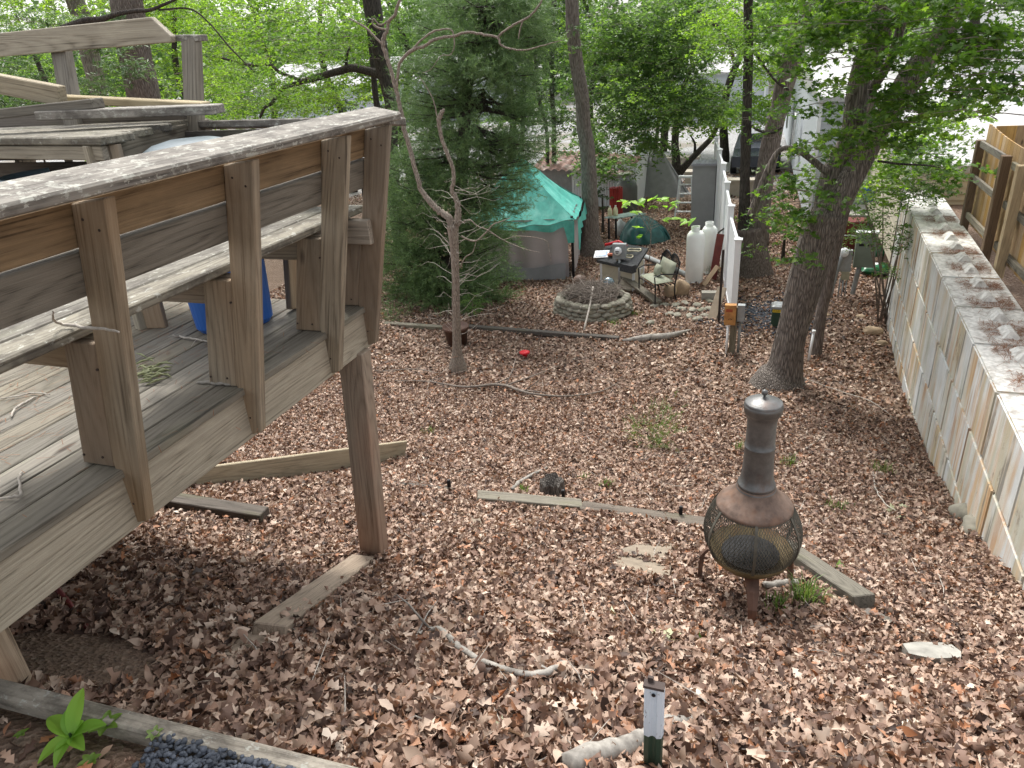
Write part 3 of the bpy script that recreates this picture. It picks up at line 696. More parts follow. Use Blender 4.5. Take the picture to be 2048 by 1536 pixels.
# flagstone: polygon slab
def slab(name, mat, px, th, lab, cat='stone'):
    P = [G(*p) for p in px]; zc = .012; n = len(P)
    m = MB(); m.add([p+Vector((0, 0, zc+.018)) for p in P]+[p+Vector((0, 0, -.05)) for p in P], [tuple(range(n))[::-1]]+[(i, (i+1) % n, n+(i+1) % n, n+i) for i in range(n)])
    return tag(m.build(name, mat), lab, cat)
slab('flagstone', FLAG, [(1232, 1108), (1270, 1095), (1298, 1087), (1336, 1086), (1343, 1094), (1342, 1140), (1337, 1168), (1310, 1160), (1270, 1148), (1232, 1138)], .03, 'large flat brown flagstone lying left of the chiminea')
slab('flagstone', FLAG, [(934, 1040), (950, 1034), (968, 1038), (972, 1050), (960, 1062), (940, 1060)], .03, 'small round flat stone below the mossy timber')
def quadrock(px, h, lab, mat, name='stone_block'):
    P = [G(*p) for p in px]; m = MB(); n = len(P)
    m.add([p+Vector((0, 0, h)) for p in P]+[p-Vector((0, 0, .03)) for p in P], [tuple(range(n))[::-1]]+[(i, (i+1) % n, n+(i+1) % n, n+i) for i in range(n)]); return tag(m.build(name, mat), lab, 'stone')
quadrock([(1802, 1302), (1830, 1298), (1895, 1300), (1918, 1318), (1918, 1330), (1860, 1332), (1815, 1322)], .05, 'whitish stone block in the leaves at the lower right', WBLOCK)
for i, (p, s, lab) in enumerate((((1746, 666), .34, 'large tan rock at the foot of the block wall'), ((1764, 690), .22, 'smaller brown rock in front of the tan rock by the wall'), ((1650, 632), .16, 'small pale rock right of the leaning tree'), ((1720, 636), .18, 'small flat pale rock midway to the wall'), ((1630, 622), .10, 'pebble sized rock beside the leaning trunk'))):
    g = G(*p); rock('rock', ROCKB, g+Vector((0, 0, s*.12)), (s, s*.7, s*.45), lab, seed=i+3, group='rocks near the block wall')
# stump
g = G(1104, 988); st = thing('tree_stump', 'small rotten jagged grey stump behind the mossy timber', 'stump', g)
m = MB(); V = []; n = 22
for j, (rr_, zz) in enumerate(((.15, -.05), (.125, .02), (.11, .10), (.108, .15), (.07, .11), (.03, .05))):
    for i in range(n):
        a = 6.283*i/n; k_ = 1+.14*mnoise.noise(Vector((math.cos(a)*2, math.sin(a)*2, zz*3)))
        V.append((g.x+rr_*k_*math.cos(a), g.y+rr_*k_*math.sin(a), g.z+zz+(.07*mnoise.noise(Vector((math.cos(a)*3+4, math.sin(a)*3, 0))) if j in (2, 3) else 0)))
put('trunk_butt', V, [(j*n+i, j*n+(i+1) % n, (j+1)*n+(i+1) % n, (j+1)*n+i) for j in range(5) for i in range(n)], bark('stump wood', (.20, .18, .16), (.04, .033, .028), 1.5), st)
# white stone-lined pipe pieces and fallen branches
GB = 'fallen branches on the leaf covered ground'
stick('fallen_branch', gpts([(1390, 1448), (1330, 1462), (1290, 1490), (1240, 1505), (1130, 1545)], [.020, .030, .034, .037, .04], .0), B_LICH, 'thick lichen-crusted limb at the bottom beside the white topped post', 'branch', GB, 10, branches=0, seed=7)
stick('fallen_branch', gpts([(822, 1290), (850, 1278), (878, 1272), (900, 1290), (920, 1310), (960, 1335), (1010, 1355), (1060, 1368), (1100, 1358), (1130, 1338)], [.006, .010, .013, .014, .014, .013, .014, .016, .014, .009], .03), B_LICH, 'crooked lichened branch in the leaves at the bottom centre', 'branch', GB, 8, branches=5, seed=8, blen=.25)
stick('fallen_branch', gpts([(790, 768), (860, 770), (930, 782), (1000, 778), (1060, 795), (1130, 800), (1200, 790), (1240, 770)], [.006, .01, .016, .022, .018, .012, .01, .005], .05), B_TWIG, 'long many-twigged dead branch across the middle of the yard', 'branch', GB, 7, branches=12, seed=9, blen=.9)
stick('fallen_branch', gpts([(700, 745), (750, 752), (830, 748), (880, 756)], [.004, .006, .008, .006], .08), B_TWIG, 'thin dark branch in front of the dead tree foot', 'branch', GB, 6, branches=4, seed=10, blen=.5)
stick('fallen_branch', gpts([(1650, 870), (1630, 888), (1612, 900)], [.006, .012, .012], .01), B_PALE, 'short pale stick right of the chiminea neck', 'branch', GB, 6, seed=11)
stick('fallen_branch', gpts([(1600, 760), (1680, 790), (1740, 810), (1790, 845)], [.004, .006, .006, .003], .05), B_PALE, 'thin arching pale twig between leaning tree and wall', 'branch', GB, 5, branches=4, seed=12, blen=.5)
stick('fallen_branch', gpts([(1745, 950), (1750, 985), (1768, 1015), (1790, 1030)], [.004, .007, .006, .004], .04), B_PALE, 'small forked pale twig beside the block wall base', 'branch', GB, 5, branches=4, seed=13, blen=.15)
stick('fallen_branch', gpts([(1526, 1182), (1560, 1180), (1592, 1176)], [.022, .025, .022], .02), B_LICH, 'short white barked log at the feet of the chiminea', 'branch', GB, 9, seed=14)
stick('fallen_branch', gpts([(1025, 985), (1050, 965), (1095, 940)], [.02, .022, .012], .02), B_LICH, 'short lichened stick behind the mossy timber', 'branch', GB, 7, seed=15)
stick('fallen_branch', gpts([(1400, 905), (1340, 912), (1290, 918)], [.003, .004, .003], .03), B_PALE, 'thin pale twig left of the chiminea', 'branch', GB, 5, seed=16)
stick('fallen_branch', gpts([(610, 962), (650, 958), (700, 966)], [.004, .008, .004], .02), B_TWIG, 'thin stick in the leaves left of the deck post', 'branch', GB, 5, seed=17)
rng_s = random.Random(11)
sm = MB()
for _ in range(260):
    y = rng_s.uniform(1.3, 12); x = rng_s.uniform(-.55*y-1.0, 1.6); a = rng_s.uniform(0, 6.28); L = rng_s.uniform(.05, .22); p = gv(x, y, rng_s.uniform(.015, .04)); d = Vector((math.cos(a), math.sin(a), rng_s.gauss(0, .08)))*L
    sm.tube([p-d, p+Vector((rng_s.gauss(0, .02), rng_s.gauss(0, .02), .01)), p+d], [.001, .0028, .001], 4)
tag(sm.build('twig_litter', B_PALE), 'small loose twigs strewn through the fallen leaves', 'twigs', kind='stuff')
m = MB(); q, r_ = spline([(*atY(112, 1175, 1.72), .013), (*atY(150, 1222, 1.66), .013), (*G(178, 1262)[:2], float(gz(*G(178, 1262)[:2]))+.02, .012)], 4); m.tube(q, r_, 10)
tag(m.build('red_pipe', plain('dull red pipe', (.16, .035, .035), .6), smooth=True), 'thin dull red pipe slanting into the leaves under the deck', 'pipe')

LEGM = plain('rusty iron leg', (.13, .075, .055), .7, .2, var=.4, vs_=9, dirt=(.30, .12, .06), dirtamt=.9)
# ================================================================ CHIMINEA
CX, CY, CZ = .045, 3.52, -3.09
ch = thing('chiminea', 'rusty cast iron chiminea with a mesh bowl standing on the leaves', 'chiminea', (CX, CY, CZ))
S = 1.0
m = MB(); m.lathe([(.0, .285), (.10, .29), (.17, .315), (.215, .36), (.232, .395), (.225, .402), (.17, .34), (.0, .31)], (CX, CY, CZ), 48); m.build('fire_bowl', RUSTG, ch, True)
# expanded mesh sphere: diamond wires
def bulb(z):   # radius of the mesh body at height z (0.35..0.66)
    u = (z-.385)/(.70-.385); return .222+.052*math.sin(math.pi*min(max(u, 0), 1)**.95)-.020*u
m = MB(); nd = 96; nh = 19; z0, z1 = .392, .70
pts = [[(CX+bulb(z0+(z1-z0)*j/nh)*math.cos(6.28319*(i+.5*(j % 2))/nd), CY+bulb(z0+(z1-z0)*j/nh)*math.sin(6.28319*(i+.5*(j % 2))/nd), CZ+z0+(z1-z0)*j/nh) for i in range(nd)] for j in range(nh+1)]
for j in range(nh):
    for i in range(nd):
        a = pts[j][i]
        for k in ((i, i+1) if j % 2 else (i-1, i)): m.tube([a, pts[j+1][k % nd]], .0019, 3, False)
m.build('mesh_screen', MESHM, ch)
for i in range(6):
    a = R(-85+60*i); m = MB(); q = [(CX+(bulb(z)+.004)*math.cos(a), CY+(bulb(z)+.004)*math.sin(a), CZ+z) for z in np.linspace(.39, .70, 9)]
    V = []; Fc = []; tx, ty = -math.sin(a)*.008, math.cos(a)*.008
    for p in q: V += [(p[0]-tx, p[1]-ty, p[2]), (p[0]+tx, p[1]+ty, p[2]), (p[0]+tx+math.cos(a)*.005, p[1]+ty+math.sin(a)*.005, p[2]), (p[0]-tx+math.cos(a)*.005, p[1]-ty+math.sin(a)*.005, p[2])]
    for j in range(8):
        for e in range(4): Fc.append((j*4+e, j*4+(e+1) % 4, j*4+4+(e+1) % 4, j*4+4+e))
    put('screen_rib', V, Fc, MESHM, ch)
m = MB(); m.lathe([(.198, .683), (.203, .685), (.205, .70), (.200, .712), (.172, .735), (.135, .77), (.108, .805), (.095, .83), (.09, .835)], (CX, CY, CZ), 48); m.build('hood', RUSTCONE, ch, True)
m = MB(); m.lathe([(.101, .795), (.105, .80), (.105, .815), (.098, .82), (.098, .83), (.101, .834), (.099, .845), (.091, .85), (.083, .90), (.079, .97), (.0775, 1.065), (.0795, 1.07), (.0795, 1.078), (.0765, 1.08), (.075, 1.12), (.074, 1.20), (.078, 1.245), (.091, 1.275), (.096, 1.28), (.096, 1.30), (.098, 1.302), (.098, 1.318), (.093, 1.325)], (CX, CY, CZ), 48); m.build('flue', IRON, ch, True)
cp = MB(); cp.lathe([(.095, 1.322), (.095, 1.332), (.09, 1.336), (.058, 1.352), (.02, 1.362), (.0, 1.364)], (CX, CY, CZ), 48); lid = cp.build('chimney_cap', IRON, ch, True)
m = MB(); m.lathe([(.006, 1.36), (.006, 1.373), (.013, 1.378), (.017, 1.388), (.014, 1.398), (.006, 1.404), (0, 1.405)], (CX, CY, CZ), 16); m.build('knob', IRON, lid, True)
for a in (R(-83), R(157), R(37)):
    q = [(.10, .31), (.16, .31), (.235, .285), (.285, .20), (.295, .10), (.295, .02), (.30, -.03)]
    V = []; Fc = []; tx, ty = -math.sin(a), math.cos(a)
    wd = [.036, .042, .036, .026, .022, .020, .022]; th = .010
    for (r_, z_), w_ in zip(q, wd):
        for sx_, so_ in ((-1, 0), (1, 0), (1, 1), (0, 1.8), (-1, 1)):
            rr_ = r_+so_*th*1.2; V.append((CX+rr_*math.cos(a)+sx_*w_*tx*.9, CY+rr_*math.sin(a)+sx_*w_*ty*.9, CZ+z_+so_*th*.8))
    for j in range(len(q)-1):
        for e in range(5): Fc.append((j*5+e, j*5+(e+1) % 5, j*5+5+(e+1) % 5, j*5+5+e))
    Fc += [(4, 3, 2, 1, 0), tuple((len(q)-1)*5+e for e in range(5))]
    put('leg', V, Fc, LEGM, ch)
m = MB(); m.lathe([(0, 0), (.16, .002), (.16, .01), (0, .012)], (CX, CY, CZ+.36), 24); 
for i in range(9): m.box((CX-.12+.03*i, CY, CZ+.375), (.006, .24, .008))
m.build('fire_grate', BLACK, ch)

# ================================================================ foreground post (steel, painted)
pc = atZ(1307, 1376, -1.75); sp = thing('steel_fence_post', 'steel post with flaking white paint above dark green at the bottom edge', 'post', (pc.x, pc.y, -2.2))
def ustrip(z0, z1, mat, name, off=0):
    prof = [(-.030, .022), (-.026, .004), (-.012, 0), (-.006, .006), (0, .008), (.006, .006), (.012, 0), (.026, .004), (.030, .022), (.027, .024), (.022, .010), (.0, .014), (-.022, .010), (-.027, .024)]
    n = len(prof); m = MB(); V = [(pc.x+a*(1+off), pc.y+b*(1+off), z) for z in (z0, z1) for a, b in prof]
    m.add(V, [(i, (i+1) % n, n+(i+1) % n, n+i) for i in range(n)]+[tuple(range(n))[::-1], tuple(n+i for i in range(n))]); return m.build(name, mat, sp)
mw, t_, b_, o_ = newmat('flaked post paint')
n_ = noise(t_, mapping(t_, (30, 30, 14), rnd=False), 2.2, 5, .8)
t_.links.new(ramp(t_, n_, [(.62, (.58, .66, .74)), (.66, (.05, .04, .035))]), b_.inputs['Base Color']); b_.inputs['Roughness'].default_value = .6
ustrip(-2.3, -1.965, DARKG, 'green_section'); ustrip(-1.964, -1.755, mw, 'white_section', .03)
m = MB(); m.box((pc.x, pc.y+.012, -1.752), (.062, .028, .010)); m.box((pc.x-.012, pc.y+.022, -1.742), (.016, .010, .022)); m.build('post_cap', plain('dark rusty iron', (.06, .045, .04), .8), sp)
m = MB(); m.tube([(pc.x, pc.y+.0055, -1.785), (pc.x, pc.y+.0025, -1.785)], .006, 10); m.build('bolt_hole', BLACK, sp)

# ================================================================ BLOCK WALL
bw = thing('block_wall', 'tall retaining wall of stained pale concrete blocks on the right', 'wall', (2.1, 9, -4.8))
TOPZ = -2.78; HB = .612; LBK = 1.035
wall_dir = Vector((.035, 1, 0)).normalized()
for c_ in range(5):
    z1 = TOPZ-HB*c_; z0 = z1-HB+.010
    y = 3.42+(.5*LBK if c_ % 2 else 0)-.42
    while y < 13.9:
        y1 = min(y+LBK-.024, 14.1)
        if z1 < float(gz(1.8, y1))-.35: y += LBK; continue
        j = random.uniform(-.006, .006); dx_ = -.003*c_+j*.5
        bm = bmesh.new(); bmesh.ops.create_cube(bm, size=1)
        for v in bm.verts: v.co = Vector((v.co.x*.60, v.co.y*(y1-y), v.co.z*(z1-z0)))
        bmesh.ops.bevel(bm, geom=bm.edges[:], offset=.014, segments=2, affect='EDGES'); bm.verts.index_update()
        cx_ = wallx((y+y1)/2)+.30+dx_; ang = math.atan2(-.035, 1)
        W = [Matrix.Rotation(ang, 3, 'Z')@v.co+Vector((cx_, (y+y1)/2, (z0+z1)/2)) for v in bm.verts]; Fc = [[v.index for v in f.verts] for f in bm.faces]; bm.free()
        o = put('concrete_block', W, Fc, CONC, bw)
        o.data.materials.append(CONC_TOP)
        if c_ == 0:
            for f in o.data.polygons:
                if f.normal.z > .7: f.material_index = 1
            for s in (.27, .76):    # keyed lugs cast on top, like small hip roofs
                yc = y+(y1-y)*s; xc = wallx(yc)+.33; l, w_, h = .15, .085, .065; m = MB()
                m.add([(xc-w_, yc-l, z1-.004), (xc+w_, yc-l, z1-.004), (xc+w_, yc+l, z1-.004), (xc-w_, yc+l, z1-.004), (xc-.02, yc-l*.62, z1+h), (xc+.02, yc-l*.62, z1+h), (xc+.02, yc+l*.62, z1+h), (xc-.02, yc+l*.62, z1+h)],
                      [(0, 1, 5, 4), (1, 2, 6, 5), (2, 3, 7, 6), (3, 0, 4, 7), (4, 5, 6, 7)]); m.build('block_lug', CONC_TOP, bw)
        y += LBK
o = needles('pine_straw', lambda r, n: (lambda k, y: np.stack([wallx(y)+.12+.42*r.random(n)**.8+.0*k, y, np.full(n, TOPZ+.004)+r.random(n)*.012], 1))(0, np.sort(r.choice([6.3, 7.0, 7.5, 8.3, 8.9, 9.6, 10.3, 11.2, 12.1], n)+r.normal(0, .13, n))), 4200, .09, STRAWM, .0016, 4)
tag(o, 'rusty pine straw lying in patches on top of the block wall', 'pine straw', kind='stuff')
# stepped toe stones at the wall's foot
for i, (p, s) in enumerate((((1918, 1035), .3), ((1932, 1062), .26))):
    g = G(*p); rock('footing_stone', STONE, g+Vector((.08, 0, .02)), (s, s, .25), ('grey rough footing stone at the wall base', 'rough grey footing stone just nearer along the wall base')[i], seed=20+i, group='footing stones at the wall base')

# ================================================================ CEDAR FENCE on the upper terrace
def picket_panel(parent, x, y0, y1, z0, z1, face=-1, mat=W_FENCE, arch=0):
    y = y0; i = 0
    while y < y1:
        h = z1-.035*(y1-y)-arch*abs(math.sin(math.pi*(y1-y)/2.4)); w_ = .135
        m_ = W_FENCE
        board('picket', m_, parent, (x, y+w_/2, z0), (x, y+w_/2, h), w_, .016, (0, 1, 0), .002); y += w_+.0005; i += 1
FX = 2.62
fp = thing('cedar_fence', 'brown cedar privacy fence standing behind the block wall top', 'fence', (FX, 9.5, -2.85))
picket_panel(fp, FX+.10, 4.6, 11.9, -2.80, -1.42, arch=.03)
for y, mt, w_ in ((11.77, W_BROWN, .1), (10.42, W_BROWN, .12), (9.72, W_FPOST, .12), (7.6, W_FPOST, .12), (5.6, W_FPOST, .12)):
    board('post', mt, fp, (FX, y, -2.92), (FX, y, -1.62 if y > 8 else -1.5), w_, .10, (0, 1, 0))
for z in (-1.66, -2.12, -2.62):
    board('rail', W_DECK, fp, (FX, 10.48, z), (FX, 11.70, z), .085, .04, (0, 0, 1))
    board('rail', W_DECK, fp, (FX+.065, 4.6, z-.06), (FX+.065, 10.33, z-.06), .085, .04, (0, 0, 1))
fb = thing('picket_fence', 'dog-eared brown picket fence panel crossing behind the cedar fence', 'fence', (3.4, 12.6, -3))
x = FX+.12
ztop = atY(2030, 251, 13.3).z
for i in range(26):
    xx = atY(2004, 251, 13.3).x+i*.137; board('picket', W_FENCE, fb, (xx, 13.3, -2.95), (xx, 13.3, ztop), .1365, .016, (1, 0, 0), .002)

# ================================================================ HOUSES
def siding(p0, p1, z0, z1, step=.11, out=.022, gable=None, thick=.1):
    """lapped siding on the wall from p0 to p1 (xy), outward normal to the left of p0->p1 flipped"""
    a = Vector((p0[0], p0[1], 0)); b = Vector((p1[0], p1[1], 0)); d = (b-a).normalized(); n = Vector((d.y, -d.x, 0)); V = []; Fc = []; L = (b-a).length
    k = int((z1-z0)/step)+1
    for i in range(k):
        za = z0+i*step; zb = min(za+step, z1)
        u0, u1 = 0, L
        if gable and za > gable[0]:
            f = (za-gable[0])/(gable[1]-gable[0]); u0 = L*.5*f; u1 = L-L*.5*f
        q = len(V); A1 = a+d*u0; B1 = a+d*u1
        V += [A1+n*out+Vector((0, 0, za)), B1+n*out+Vector((0, 0, za)), B1+n*.002+Vector((0, 0, zb)), A1+n*.002+Vector((0, 0, zb)), A1+n*.002+Vector((0, 0, za)), B1+n*.002+Vector((0, 0, za))]
        Fc += [(q, q+1, q+2, q+3), (q+4, q+5, q+1, q)]
    return V, Fc
def house(name, lab, corners, z0, z1, mat, roofh, roofm, overh=.3, trim=None, skirt=None, step=.11, windows=()):
    c = sum((Vector((p[0], p[1], 0)) for p in corners), Vector())/4; h = thing(name, lab, 'house', (c.x, c.y, z0))
    for i in range(4):
        V, Fc = siding(corners[i], corners[(i+1) % 4], z0, z1, step); put('siding_wall', V, Fc, mat, h)
        p = Vector((corners[i][0], corners[i][1], 0)); m = MB(); m.box((p.x, p.y, (z0+z1)/2), (.09, .09, z1-z0)); m.build('corner_trim', trim or VINYLW, h)
    P = [Vector((p[0], p[1], z1)) for p in corners]; 
    E_ = [(p-Vector((c.x, c.y, z1)))*1.0+(p-Vector((c.x, c.y, z1))).normalized()*overh+Vector((c.x, c.y, z1)) for p in P]
    r0 = (E_[0]+E_[1])/2+Vector((0, 0, roofh)); r1 = (E_[2]+E_[3])/2+Vector((0, 0, roofh))
    m = MB(); t = Vector((0, 0, -.12))
    m.add([E_[0], E_[1], E_[2], E_[3], r0, r1]+[E_[0]+t, E_[1]+t, E_[2]+t, E_[3]+t], [(0, 4, 5, 3), (1, 2, 5, 4), (0, 1, 4), (2, 3, 5), (6, 9, 8, 7), (0, 6, 7, 1), (1, 7, 8, 2), (2, 8, 9, 3), (3, 9, 6, 0)])
    m.build('roof', roofm, h)
    for (cx_, cy_, cz_, w_, hh, along) in windows:
        f = MB(); f.box((cx_, cy_, cz_), (w_ if along == 'x' else .05, w_ if along == 'y' else .05, hh)); fo = f.build('window', VINYLW, h)
        g_ = MB(); g_.box((cx_-(.03 if along == 'y' else 0), cy_-(.03 if along == 'x' else 0), cz_), ((w_-.12) if along == 'x' else .02, (w_-.12) if along == 'y' else .02, hh-.12)); g_.build('pane', WINDOW, fo)
    return h
LROOF = plain('pale shingle roof', (.42, .42, .42), .9, var=.12, vs_=20)
house('beige_house', 'beige vinyl sided house end beside the far end of the block wall', [(2.2, 30), (2.2, 14.25), (9, 14.25), (9, 30)], -4.2, -2.35, SIDEB, .9, LROOF, .1, step=.105)
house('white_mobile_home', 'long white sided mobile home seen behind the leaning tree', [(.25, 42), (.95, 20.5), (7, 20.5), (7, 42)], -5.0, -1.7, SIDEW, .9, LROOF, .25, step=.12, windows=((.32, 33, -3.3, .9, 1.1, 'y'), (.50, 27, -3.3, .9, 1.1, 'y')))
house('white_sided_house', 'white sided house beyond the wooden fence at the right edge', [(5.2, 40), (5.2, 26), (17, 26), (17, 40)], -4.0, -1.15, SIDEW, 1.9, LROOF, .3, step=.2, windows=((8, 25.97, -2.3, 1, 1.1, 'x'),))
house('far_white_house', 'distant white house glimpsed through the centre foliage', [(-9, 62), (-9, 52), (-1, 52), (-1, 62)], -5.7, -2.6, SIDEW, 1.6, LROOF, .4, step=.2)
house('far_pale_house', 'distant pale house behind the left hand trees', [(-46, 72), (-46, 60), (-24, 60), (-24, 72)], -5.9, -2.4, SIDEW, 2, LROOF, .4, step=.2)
# a tan deck edge and steps by the mobile home
m = MB(); m.box((1.9, 19.3, -4.25), (1.6, 1.2, .08)); m.box((1.15, 19.3, -4.6), (.08, 1.2, .7))
tag(m.build('porch_platform', plain('grey porch boards', (.36, .35, .31), .8), None), 'low grey porch platform between the beige house and the mobile home', 'porch')
g = atY(1738, 390, 18.2); m = MB(); m.lathe([(.10, 0), (.13, .26), (.135, .28), (.12, .27), (.09, .02)], (g.x, g.y, g.z-.14), 20, cap=False); m.box((g.x+.2, g.y, g.z+.1), (.35, .04, .04))
tag(m.build('blue_bucket', BLUE), 'blue plastic bucket hanging by the beige house wall', 'bucket')
g = atY(1702, 455, 18.0); rb = thing('maroon_cart', 'maroon bin on a white frame behind the meter panel', 'cart', (g.x, g.y, g.z-.6))
m = MB(); V, Fc = loft([rbox(g.x, g.y, g.z-.55, .5, .4, .06), rbox(g.x, g.y, g.z+.18, .62, .5, .08)]); put('cart_body', V, Fc, MAROON, rb)
m = MB(); m.tube([(g.x-.36, g.y-.3, g.z-.75), (g.x-.34, g.y-.3, g.z+.15), (g.x-.25, g.y-.3, g.z+.2)], .018, 8); m.tube([(g.x-.36, g.y-.3, g.z-.1), (g.x+.3, g.y-.3, g.z-.12)], .018, 8); m.build('cart_frame', WHITEP, rb)

# ================================================================ WHITE VINYL FENCE
FN = [(1457, 648, 1477, 480), (None, None, 1463, 413), (None, None, 1455, 366), (None, None, 1448, 328), (None, None, 1440, 300)]
wf = thing('vinyl_fence', 'white vinyl privacy fence running away beside the gas tanks', 'fence', (-.7, 16, -4.9))
fpts = []
for (_, _, tx_, ty_), yy in zip(FN, (12.75, 14.7, 16.6, 18.5, 20.4)): fpts.append(atY(tx_, ty_, yy))
fpts.append(fpts[-1]+(fpts[-1]-fpts[-2]))
for i, p in enumerate(fpts):
    g = float(gz(p.x, p.y)); m = MB(); m.box((p.x, p.y, (p.z+g)/2-.03), (.10, .10, p.z-g+.06)); po = m.build('post', VINYLW, wf)
    m = MB(); m.box((p.x, p.y, p.z+.012), (.135, .135, .024)); m.add([(p.x-.055, p.y-.055, p.z+.024), (p.x+.055, p.y-.055, p.z+.024), (p.x+.055, p.y+.055, p.z+.024), (p.x-.055, p.y+.055, p.z+.024), (p.x, p.y, p.z+.06)], [(0, 1, 4), (1, 2, 4), (2, 3, 4), (3, 0, 4)]); m.build('post_cap', VINYLW, wf)
    if i < len(fpts)-1:
        q = fpts[i+1]; d = Vector((q.x-p.x, q.y-p.y, 0)); L = d.length; d.normalize(); n = Vector((d.y, -d.x, 0)); nb = max(3, int(L/.18)); V = []; Fc = []
        za = g+.02; zt = min(p.z, q.z)-.12
        for k in range(nb):
            a = Vector((p.x, p.y, 0))+d*(.05+(L-.1)*k/nb); b_ = a+d*((L-.1)/nb-.012)
            for s in (1,):
                e = len(V); V += [a-n*.018, b_-n*.018, b_+n*.018, a+n*.018]; V[-4:] = [v+Vector((0, 0, za)) for v in V[-4:]]; V += [v+Vector((0, 0, zt-za)) for v in V[-4:]]
                Fc += [(e, e+1, e+5, e+4), (e+1, e+2, e+6, e+5), (e+2, e+3, e+7, e+6), (e+3, e, e+4, e+7), (e+4, e+5, e+6, e+7)]
        put('panel', V, Fc, VINYLW, wf)
        for z_ in (zt+.04, za+.03):
            board('rail', VINYLW, wf, (p.x, p.y, z_), (q.x, q.y, z_), .09, .05, (0, 0, 1))

# ================================================================ yard things
def sphere(c, r, seg=20, sq=1.0):
    V = []; Fc = []; nr = 10
    for j in range(nr+1):
        t = math.pi*j/nr
        for i in range(seg): a = 6.28319*i/seg; V.append((c[0]+r*math.sin(t)*math.cos(a), c[1]+r*math.sin(t)*math.sin(a), c[2]+r*sq*math.cos(t)))
    for j in range(nr):
        for i in range(seg): k = (i+1) % seg; Fc.append((j*seg+i, (j+1)*seg+i, (j+1)*seg+k, j*seg+k))
    return V, Fc
# gas cylinders
def tank(p, h, r, lab):
    t = thing('gas_tank', lab, 'gas tank', p, 'white gas cylinders by the vinyl fence')
    m = MB(); m.lathe([(0, .04), (r*.92, .04), (r, .07), (r, h*.80), (r*.94, h*.86), (r*.7, h*.915), (.0, h*.93)], p, 32); m.build('cylinder', TANKW, t, True)
    m = MB(); m.lathe([(r*.93, -.02), (r*.95, 0), (r*.95, .055), (r*.9, .055), (r*.9, 0)], p, 32); m.build('foot_ring', TANKW, t, True)
    m = MB(); m.lathe([(.10, h*.905), (.10, h), (.088, h), (.088, h*.905)], p, 20, R(40), R(320)); m.build('valve_guard', TANKW, t, True)
    m = MB(); m.lathe([(.03, h*.92), (.02, h*.95), (.035, h*.975), (.0, h*.98)], p, 12); m.box((p[0]-.05, p[1], p[2]+h*.95), (.09, .03, .03)); m.build('valve', GALV, t)
tank(G(1388, 563), 1.2, .19, 'nearer tall white gas cylinder with a rounded top'); tank(G(1388, 563)+Vector((.22, .75, 0)), 1.12, .17, 'further white gas cylinder half hidden behind the first')
# storage locker
g = G(1403, 457); lk = thing('storage_locker', 'tall grey resin storage locker with a slatted top beside the white fence', 'locker', g)
lw, ld, lh = .62, .62, 1.72; m = MB(); ang = .06
m.box((g.x, g.y+ld/2, g.z+lh/2), (lw, ld, lh-.02)); m.build('cabinet', plain('grey resin', (.30, .30, .305), .6, var=.06), lk)
m = MB(); m.box((g.x, g.y+ld/2, g.z+lh+.02), (lw+.08, ld+.1, .05)); m.build('top', plain('light grey resin', (.30, .30, .33), .6, var=.08), lk)
for k in range(6):
    m = MB(); m.box((g.x-lw/2+.05+k*.105, g.y+ld/2, g.z+lh+.052), (.095, ld+.1, .018)); m.build('top_slat', plain('resin slat', (.32, .32, .36), .6), lk)
# stepladder
g = G(1367, 438); ld_ = thing('stepladder', 'white aluminium stepladder open on the leaves beside the grey locker', 'ladder', g)
H_ = 1.18; wb, wt = .26, .17
for s in (-1, 1):
    board('rail', ALU, ld_, g+Vector((s*wb, 0, 0)), g+Vector((s*wt, .22, H_)), .05, .025, (1, 0, 0), .002)
    board('rear_rail', ALU, ld_, g+Vector((s*wb*.95, .62, 0)), g+Vector((s*wt*.9, .26, H_-.03)), .04, .02, (1, 0, 0), .002)
for i in range(4):
    f = .18+.215*i; w_ = wb+(wt-wb)*f
    board('step', ALU, ld_, g+Vector((-w_, .22*f, H_*f)), g+Vector((w_, .22*f, H_*f)), .085, .03, (0, 1, 0), .002)
board('top_cap', WHITEP, ld_, g+Vector((-wt-.04, .24, H_+.01)), g+Vector((wt+.04, .24, H_+.01)), .16, .06, (0, 1, 0), .006)
# canopy tent
tc = thing('canopy_tent', 'tent with a torn teal tarp roof and grey mauve curtain walls', 'tent', (-5.9, 16.3, -4.9))
c0 = Vector((-4.13, 15.37, float(gz(-4.13, 15.37)))); ex = Vector((-.976, -.217, 0)).normalized(); ey = Vector((-.16, .98, 0)).normalized(); TW, TD, EH = 2.5, 2.15, 1.42
cor = [c0, c0+ex*TW, c0+ex*TW+ey*TD, c0+ey*TD]
apex = (cor[0]+cor[2])/2+Vector((0, 0, EH+1.22))
for i, p in enumerate(cor):
    m = MB(); m.box((p.x, p.y, p.z+EH/2), (.055, .055, EH), .1); m.build('tent_pole', BLACK, tc)
def roofpt(i, u, v):
    a = cor[i]+Vector((0, 0, EH)); b_ = cor[(i+1) % 4]+Vector((0, 0, EH)); out = ((a+b_)/2-(apex-Vector((0, 0, 1.05)))).normalized()
    a = a+(a-apex).normalized()*.12; b_ = b_+(b_-apex).normalized()*.12
    e = a.lerp(b_, u); p = e.lerp(apex, v); sag = -.10*math.sin(math.pi*v)*1-.10*math.sin(math.pi*u)*(1-v)
    w = .02*math.sin(u*23+v*7+i)+.018*mnoise.noise(Vector((u*6, v*6, i))); return p+Vector((0, 0, sag+w))
for i in range(4):
    m = MB(); m.grid(lambda u, v: roofpt(i, u, v), 24, 16); m.build('tarp_roof', TEAL, tc, True)
